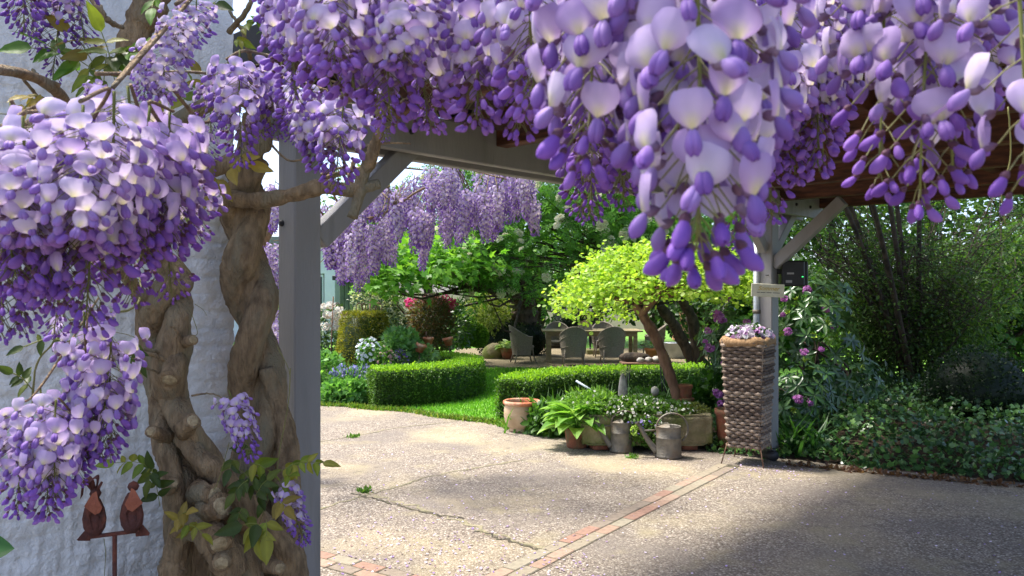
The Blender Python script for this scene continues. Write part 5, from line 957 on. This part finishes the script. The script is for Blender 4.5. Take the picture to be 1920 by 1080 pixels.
# clipped golden yew: truncated cone
yc = np.array([gx(683, 14.0), 14.0, 0]); yo = thing('clipped_yew', 'golden-green yew clipped to a flat-topped cone', 'shrub', yc); MB().lathe([(.001, 0), (.47, 0), (.30, 1.18), (.001, 1.2)], 24, yc, S(60, 80, 28)).build('core', LEAF, yo)
n = 9000; a = rnd(0, 6.28, n); z = rnd(0, 1.26, n); rr = .53-.17*z/1.26; tp = RNG.random(n) < .22; r = np.where(tp, np.sqrt(RNG.random(n))*.37, rr+RNG.normal(0, .014, n)); q = yc+np.stack([np.cos(a)*r, np.sin(a)*r, np.where(tp, 1.24+RNG.normal(0, .015, n), z)], -1); out = np.where(tp[:, None], np.array([0, 0, 1.]), np.stack([np.cos(a), np.sin(a), .2+0*a], -1))
mb = MB(); leaves(mb, T_RHOMB, q, out, .055, [S(112, 120, 38), S(134, 136, 44), S(92, 104, 34), S(150, 144, 58)], .4, .6, 0, .6); mb.build('foliage', LEAF, yo, kind='stuff')
LV = [S(84, 132, 54), S(104, 152, 64), S(70, 114, 46)]
shrub('garden_perennial', 'big mid-green perennial with lobed leaves beside the clipped yew', 752, 655, 13.2, (.34, .32, .38), 900, T_MAPLE, .1, [S(104, 150, 84), S(124, 168, 96), S(86, 132, 66)], cat='plant')
shrub('phlox', 'white phlox in flower in front of the clipped yew', 692, 668, 12.6, (.2, .2, .3), 500, T_BROAD, .07, LV, flowers=[S(222, 230, 240), S(236, 240, 246)], fn=110, fs=.028, cat='flowers')
shrub('columbine', 'dusty pink flowers beside the white phlox', 722, 678, 12.4, (.14, .14, .26), 260, T_BROAD, .07, LV, flowers=[S(206, 164, 160), S(226, 190, 180)], fn=40, fs=.026, seed=7, cat='flowers')
shrub('purple_sage', 'violet flower spikes behind the curling hedge', 747, 690, 12.6, (.16, .14, .26), 260, T_BROAD, .06, [S(84, 104, 80), S(74, 92, 70)], flowers=[S(110, 84, 160), S(86, 66, 140)], fn=90, fs=.02, seed=8, cat='flowers')
bl = shrub('bluebells', 'drift of lavender-blue bluebells in the left bed', 655, 712, 12.2, (.34, .25, .16), 500, T_BLADE, .2, LV, cat='flowers'); mb = MB()
for k in range(48):
    x = P(rnd(620, 690), 0, 12.2)[0]; y = 12.2+rnd(-.2, .2); h = rnd(.38, .54); n = 22; t = rnd(.5, 1, n); q = np.stack([x+RNG.normal(0, .014, n), y+RNG.normal(0, .014, n), h*t], -1); mb.scatter(T_FLOWER5, q, basis(randdir(n), randdir(n)), .042*rnd(.7, 1.2, n), mixcol([S(176, 176, 234), S(192, 190, 240), S(156, 152, 222)], n)); mb.tube([(x, y, 0), (x, y, h)], .003, 4, S(100, 130, 70))
mb.build('flower_spikes', PETAL, bl, kind='stuff')
for k, (x, y, d, r, lb) in enumerate(((635, 745, 11.75, (.3, .25, .24), 'leafy geranium mound at the corner of the paving'), (672, 742, 11.7, (.22, .2, .24), 'leafy green mound tucked against the curling hedge'), (612, 700, 12.6, (.3, .3, .4), 'tall leafy perennial behind the geranium next to the post'), (640, 735, 12.0, (.3, .2, .2), 'pale green foliage below the bluebells'))): shrub('garden_perennial', lb, x, y, d, r, 900, T_IVY, .085, [S(96, 150, 76), S(120, 168, 88), S(78, 128, 58)], seed=20+k, cat='plant')
shrub('hedge_underplanting', 'pale leafy plant showing above the curled hedge top', 790, 672, 13.3, (.3, .3, .25), 500, T_IVY, .08, [S(140, 176, 110), S(160, 190, 126)], seed=31, cat='plant')
shrub('round_shrub', 'round dark shrub with reddish new tips before the pink rhododendron', 806, 606, 15.6, (.45, .42, .60), 5200, T_RHOMB, .085, [S(78, 84, 50), S(94, 92, 58), S(122, 86, 62), S(66, 78, 44)], wid=.5, up=.3)
pr = shrub('pink_rhododendron', 'rhododendron with vivid pink blossom clusters behind the round shrub', 812, 620, 16.8, (.75, .5, .68), 1500, T_BROAD, .12, [S(58, 88, 44), S(72, 104, 52)], m=GLOSSY, wid=.7)
def truss(parent, q, r, cols, n=26):
    mb = MB(); p, o_ = shell(n, q, (r, r, r*.8), .15, 2, .05); mb.scatter(T_FLOWER5, p, basis(randdir(len(p)), o_+randdir(len(p))*.2), r*.8*rnd(.8, 1.2, len(p)), mixcol(cols, len(p))); mb.build('flower_truss', PETAL, parent)
PK = [S(236, 90, 156), S(244, 124, 178), S(224, 72, 140)]
for (x, y) in ((768, 572), (776, 566), (778, 578), (783, 584), (766, 566), (780, 570), (830, 568), (838, 572), (845, 566), (832, 578), (840, 580), (835, 560), (825, 560), (850, 570), (812, 560), (800, 562), (836, 586), (844, 576), (775, 574)): truss(pr, P(x, y, 15.95), rnd(.075, .11), PK if x not in (800, 812, 825) else [S(232, 150, 160), S(240, 170, 176)])
for k, (x, y, r, lb) in enumerate(((872, 622, .36, 'larger clipped bright green box ball at the far lawn edge'), (895, 630, .24, 'smaller clipped bright green box ball beside the larger one'))): shrub('box_ball', lb, x, y, 17.6, (r, r, r), 1700, T_BROAD, .045, [S(96, 140, 40), S(120, 164, 50), S(80, 122, 36)], fill=.06, amp=.03, seed=k+40)
shrub('golden_shrub', 'yellowish-green loose shrub behind the box balls', 908, 588, 20.5, (.68, .6, .6), 2400, T_RHOMB, .1, [S(140, 156, 76), S(166, 176, 98), S(112, 132, 60)], seed=44, up=.6)
shrub('low_shrub', 'green shrub between the round shrub and golden shrub', 850, 610, 18.5, (.5, .5, .55), 1200, T_BROAD, .1, [S(84, 124, 66), S(104, 142, 80)], seed=45)
dg = shrub('variegated_dogwood', 'dogwood with tiers of white-edged leaves by the shed', 712, 590, 16.6, (.6, .5, .95), 3000, T_BROAD, .085, [S(60, 86, 50), S(212, 214, 190), S(90, 116, 70), S(70, 96, 54), S(190, 196, 168)], seed=46, up=1.4, fill=.45)
wr = shrub('white_rhododendron', 'white flowering rhododendron glimpsed past the left post', 600, 640, 15.5, (.85, .6, .75), 1600, T_BROAD, .12, [S(70, 100, 52), S(92, 122, 66)], m=GLOSSY, seed=47, wid=.7)
for (x, y) in ((612, 590), (628, 600), (636, 582), (620, 572), (640, 596), (610, 612), (630, 612), (606, 575), (505, 600), (515, 612), (500, 585), (512, 640), (518, 630), (645, 600), (622, 590)): truss(wr, P(x, y, 14.9), .085, [S(236, 234, 226), S(244, 240, 230), S(240, 226, 206)])
shrub('yellow_shrub', 'pale yellow-green shrub below the house window', 508, 610, 18, (.45, .4, .95), 1600, T_BROAD, .1, [S(150, 170, 84), S(110, 140, 66), S(196, 200, 130)], seed=48)
shrub('yew_hedge', 'dark clipped yew mass behind the left wicker chair', 962, 640, 20.6, (.95, .45, .58), 4200, T_RHOMB, .06, [S(34, 52, 30), S(44, 64, 36), S(28, 44, 26)], fill=.07, amp=.05, seed=49)
shrub('yew_ball', 'dark round clipped yew ball behind the table', 1068, 607, 21.6, (.48, .48, .52), 2200, T_RHOMB, .055, [S(30, 48, 30), S(40, 60, 36)], fill=.06, amp=.03, seed=50)
stone('boulder', 'rounded boulder beside the pale hosta pot and the yew mass', (gx(926, 19.5), 19.5, .14), (.26, .16, .24), 33, m=STONE)
# clay pots tilted on iron stakes
for k, (x, y, d, tl, lb) in enumerate(((785, 660, 13.0, .35, 'tilted clay pot on an iron stake, lowest of the three'), (803, 648, 13.4, 0, 'upright clay pot on an iron stake in the middle of the three'), (842, 648, 13.8, -.2, 'clay pot on an iron stake apart from the other two'))):
    q = P(x, y, d); o = thing('staked_pot', lb, 'pot', (q[0], d, 0), 'clay pots on stakes'); R_ = np.array([[math.cos(tl), 0, math.sin(tl)], [0, 1, 0], [-math.sin(tl), 0, math.cos(tl)]])
    mb = MB(); mb.lathe([(.001, 0), (.058, 0), (.08, .1), (.093, .1), (.096, .14), (.088, .142), (.078, .1), (.001, .03)], 20); mb.v[0] = mb.v[0]@R_.T+q; mb.build('pot', TERRA, o); MB().tube([(q[0], d, 0), (q[0]+.01, d, q[2]+.03)], .008, 6).build('stake', IRON, o)
    if k == 1: MB().tube([q+(-.03, 0, .12), q+(-.035, 0, .24)], .012, 6).build('finial', IRON, o)
ob = thing('iron_obelisk', 'curled rusty iron plant support above the clipped yew', 'plant support', (gx(690, 14.9), 14.9, 0))
for s in (-1, 1):
    for k in (1, .55): q = P(692, 590, 14.9); MB().tube(catmull([(q[0]+s*.06*k, 14.9, .0), q+(s*.08*k, 0, -.1), q+(s*.12*k, 0, .12), q+(s*.17*k, 0, .22), q+(s*.24*k, 0, .16), q+(s*.22*k, 0, .07)], 24), .009, 6).build('scroll', IRON, ob)
MB().tube([(P(692, 0, 14.9)[0], 14.9, 0), P(694, 562, 14.9)], .014, 6).build('spike', IRON, ob)
rp = thing('rusty_rod', 'rusty iron rod with curled hooks standing next to the post', 'plant support', (gx(619, 13), 13, 0)); MB().tube([(gx(617, 13), 13, 0), P(625, 556, 13)], .011, 6).build('rod', IRON, rp)
MB().tube(catmull([P(624, 575, 13), P(634, 568, 13), P(641, 585, 13), P(646, 592, 13), P(652, 585, 13)], 16), .006, 5).build('hook', IRON, rp)

# ------------------------------------------------------------------ right side: rhododendrons, ivy, fine-leaved shrub
RH = [S(52, 84, 46), S(66, 100, 54), S(44, 72, 42), S(78, 108, 62)]; RY = [S(150, 176, 62), S(128, 160, 54)]
def rleaf(c):
    t = np.linspace(0, 1, 8); s = np.linspace(-1, 1, 5); Tt, Ss = np.meshgrid(t, s, indexing='ij'); w = .17*np.sin(np.clip(Tt, .02, .985)*math.pi)**.6; g = np.stack([Ss*w, Tt, .05*np.abs(Ss)-.2*Tt**2], -1); mb = MB(); mb.grid(g, np.broadcast_to(c, (8, 5, 3))*(1+.3*(np.abs(Ss) < .1))[..., None]); return mb.data('leaf', GLOSSY)
RM = [rleaf(c) for c in RH]; RMY = [rleaf(c) for c in RY]
T_RHO = T([(0, 0, 0), (.15, .25, .04), (.17, .6, -.02), (0, 1, -.18), (-.17, .6, -.02), (-.15, .25, .04), (0, .5, -.05)], [[(0, 1, 6), (1, 2, 6), (2, 3, 6), (3, 4, 6), (4, 5, 6), (5, 0, 6)]])
def rhodo(label, blobs, flowers, nobj, cols):
    c0 = np.array(blobs[0][0]); o = thing('rhododendron', label, 'shrub', (c0[0], c0[1], 0), 'purple rhododendrons'); mb = MB(); cnt = 0; W_ = []
    for k, (c, r, n) in enumerate(blobs):
        p, out = shell(n, c, r, .22, 60+k, .14, .05); W_ += list(zip(p, out))
    W_.sort(key=lambda t: np.linalg.norm(t[0]-np.array([0, 0, HC]))-.35*t[1][1]*-1)
    for (q, out) in W_:
        ax = nrm(out+np.array([0, -.1, .45])+RNG.normal(0, .2, 3)); x = nrm(np.cross(ax, [.3, .2, .9])); y = np.cross(ax, x); young = RNG.random() < .14
        for j in range(7):
            a = j*.9+rnd(-.2, .2); d = nrm((x*math.cos(a)+y*math.sin(a))*(.5 if young else 1)+ax*(.9 if young else rnd(.0, .45))+np.array([0, 0, -.0 if young else -.2])); s = rnd(.05, .075) if young else rnd(.09, .14)
            if cnt < nobj: obj('leaf', (RMY if young else RM)[RNG.integers(0, 2 if young else 4)], o, mw=Matrix.Translation(q)@Matrix(basis(d, ax)).to_4x4()@Matrix.Diagonal((s, s, s, 1))); cnt += 1
            else: mb.scatter(T_RHO, q[None], basis(d[None], ax[None]), s, mixcol(RY if young else RH, 1))
    mb.build('foliage', GLOSSY, o, kind='stuff'); stems(o, c0, 7, .022, max(.5, c0[2]), DBARK, .2)
    for (x, y, d, r) in flowers: truss(o, P(x, y, d), r, cols, 46)
    return o
PU = [S(208, 128, 206), S(222, 156, 220), S(194, 112, 194)]
rhodo('purple rhododendron between the wicker planter and yellow-green tree', [(P(1368, 640, 9.9), (.42, .4, .75), 85), (P(1395, 720, 9.3), (.35, .3, .5), 50)], [(1349, 597, 9.5, .07), (1345, 588, 9.5, .05), (1328, 620, 9.5, .045), (1362, 560, 9.6, .05), (1330, 652, 9.5, .055), (1322, 640, 9.5, .03), (1350, 740, 9.1, .05), (1362, 755, 9.1, .05), (1342, 735, 9.1, .04), (1352, 757, 9.05, .045), (1358, 680, 9.3, .04), (1400, 605, 9.4, .05)], 210, PU)
rhodo('tall dark purple rhododendron right of the wicker planter', [(P(1530, 640, 9.0), (.55, .5, .85), 130), (P(1500, 740, 8.5), (.35, .35, .42), 50), (P(1590, 720, 9.2), (.4, .4, .4), 40)], [(1513, 543, 8.9, .05), (1550, 578, 8.7, .05), (1476, 622, 8.5, .045), (1508, 660, 8.4, .04), (1497, 748, 8.2, .05), (1518, 754, 8.2, .045), (1470, 560, 8.9, .04), (1590, 545, 9.1, .035), (1540, 655, 8.5, .03), (1468, 590, 8.8, .03), (1563, 610, 8.7, .04)], 210, [c*.85 for c in PU])
# ivy bank
n = 11000; f = RNG.random(n)**1.3; t = rnd(-.3, 1.9, n); e0, e1 = np.array([2.62, 7.86]), np.array([4.7, 6.72]); bk = nrm(np.array([.30, .95])); q2 = e0+(e1-e0)*t[:, None]+bk*(f*3.2)[:, None]
wv = .05*np.sin(t*14)+.04*np.sin(t*31); z = .10+.42*(1-np.exp(-f*3.0))+.05*np.sin(q2[:, 0]*7)*np.sin(q2[:, 1]*6)-(.08*np.exp(-f*40)); q = np.stack([q2[:, 0]+wv*.5, q2[:, 1]+wv, np.maximum(.02, z*rnd(.75, 1.05, n))], -1)
mb = MB(); nn = np.tile(nrm(np.array([-.2, -.75, .65])), (n, 1)); leaves(mb, T_IVY, q, nn*.4+np.array([0, -.4, -.1]), .062, [S(62, 96, 56), S(78, 116, 64), S(50, 82, 50), S(104, 146, 70)], .8, .7, .1); iv = mb.build('ivy', GLOSSY, kind='stuff'); tag(iv, 'dark ivy covering the bank along the carport edge', 'ivy')
g_ = []
for ff in np.linspace(0, 1, 14):
    tq = np.linspace(-.3, 1.9, 24); g_.append(np.stack([*(e0+(e1-e0)*tq[:, None]+bk*(.03+ff*3.6)).T, np.full(24, -.006+.36*(1-math.exp(-ff*3)))], -1))
MB().grid(np.stack(g_)).build('soil_bank', SOIL, kind='structure')
blades('arching_fern', 'bright green strappy fern leaves at the foot of the dark rhododendron', (gx(1500, 8.1), 8.15, 0), 170, .5, .05, [S(66, 112, 54), S(84, 132, 62), S(52, 94, 46)], .16, .55)
n = 500; q = G(1700, 893)+np.stack([rnd(-.9, 1.1, n), RNG.normal(0, .04, n), np.full(n, .008)], -1); q[:, 1] -= (q[:, 0]-G(1700, 893)[0])*.52; mb = MB(); leaves(mb, T_BROAD, q, np.tile([0, -.3, .1], (n, 1)), .05, [S(110, 76, 56), S(90, 66, 50), S(132, 100, 72)], .9, .8, .0); tag(mb.build('leaf_litter', LEAF, kind='stuff'), 'brown dead leaves along the foot of the ivy bank', 'leaf litter')
shrub('yew_dome', 'dark clipped evergreen dome behind the ivy bank', 1835, 735, 8.9, (.56, .5, .5), 5200, T_BROAD, .035, [S(34, 56, 32), S(44, 68, 38), S(28, 48, 28)], fill=.06, amp=.04, seed=70)
shrub('dark_undergrowth', 'dark glossy undergrowth between rhododendron and dome', 1670, 770, 9.9, (1.0, .5, .48), 2200, T_RHO, .11, [S(38, 60, 36), S(48, 74, 42)], m=GLOSSY, seed=71)
shrub('epimedium', 'mid-green low shrub in front of the sunny far lawn', 1600, 680, 11.6, (.7, .5, .55), 1800, T_BROAD, .085, [S(70, 108, 50), S(90, 130, 58)], seed=72)
ab = np.array([gx(1720, 11.3), 11.3, 0]); am = thing('fine_leaved_shrub', 'large arching multi-stemmed shrub with fine dark leaves under the carport roof line', 'shrub', ab); tips = []
for k in range(34):
    ex, ey = rnd(1470, 2000), rnd(330, 560); d = rnd(9.9, 12.6); e_ = P(ex, ey, d); b0 = ab+np.array([RNG.normal(0, .25), RNG.normal(0, .2), 0]); mid = (b0+e_)/2+np.array([0, 0, .35])+RNG.normal(0, .1, 3); pth = catmull([b0, b0*.6+mid*.4+(0, 0, .12), mid, e_], 16); MB().tube(pth, np.linspace(rnd(.014, .03), .004, 16), 6).build('stem', DBARK, am); tips.append(pth[5:])
tips = np.vstack(tips); mb = MB(); NC = 1900; cc = tips[RNG.integers(0, len(tips), NC)]+RNG.normal(0, .22, (NC, 3)); p = np.repeat(cc, 14, 0)+RNG.normal(0, 1, (NC*14, 3))*np.array([.12, .12, .045]); leaves(mb, T_BROAD, p, nrm(p-np.repeat(cc, 14, 0)), .055, [S(60, 88, 38), S(76, 104, 44), S(96, 124, 50), S(48, 74, 34)], 1.4, .6, .2, .8)
c3, p3, o3 = clumps(260, (4.3, 10.4, 4.4), (2.8, 2.3, 1.1), 34, (.28, .28, .14), 5, .5); leaves(mb, T_BROAD, p3, o3, .11, [S(60, 88, 38), S(76, 104, 44), S(96, 124, 50)], 1.4, .6, .2)  # unseen upper crown above the roof line, added to shade the ivy bank
for k in range(7): e_ = c3[k*30]; MB().tube(catmull([ab, (ab+e_)/2+(0, 0, .3), e_], 14), np.linspace(.05, .012, 14), 7).build('stem', DBARK, am)  # stems reaching up to that added crown
mb.build('foliage', LEAF, am, kind='stuff')
br = MB(); limbs(br, list(tips), list(cc[::4]), .006, .002, .02, 4); br.build('twigs', DBARK, am, kind='stuff')

# ------------------------------------------------------------------ fallen petals
n = 1500; q = np.stack([rnd(-1.3, 4.2, n), rnd(4.0, 8.4, n), np.full(n, .008)], -1); q = np.vstack([q[:700], np.stack([rnd(-1.1, .6, 500), 4.3+np.abs(RNG.normal(0, .9, 500)), np.full(500, .008)], -1), np.array([2.35, 7.35, .008])+RNG.normal(0, 1, (120, 3))*np.array([.2, .12, 0])]); q = q[inside(q, YARD)]
n = len(q); mb = MB(); mb.scatter(T_ROUND, q, basis(randdir(n)*np.array([1, 1, .1]), np.array([0, 0, 1.])+randdir(n)*.5), rnd(.010, .02, n), mixcol([S(206, 188, 226), S(170, 140, 204), S(226, 216, 234), S(150, 128, 120)], n)); tag(mb.build('fallen_petals', PETAL, kind='stuff'), 'fallen lilac wisteria petals scattered on the paving', 'petals')
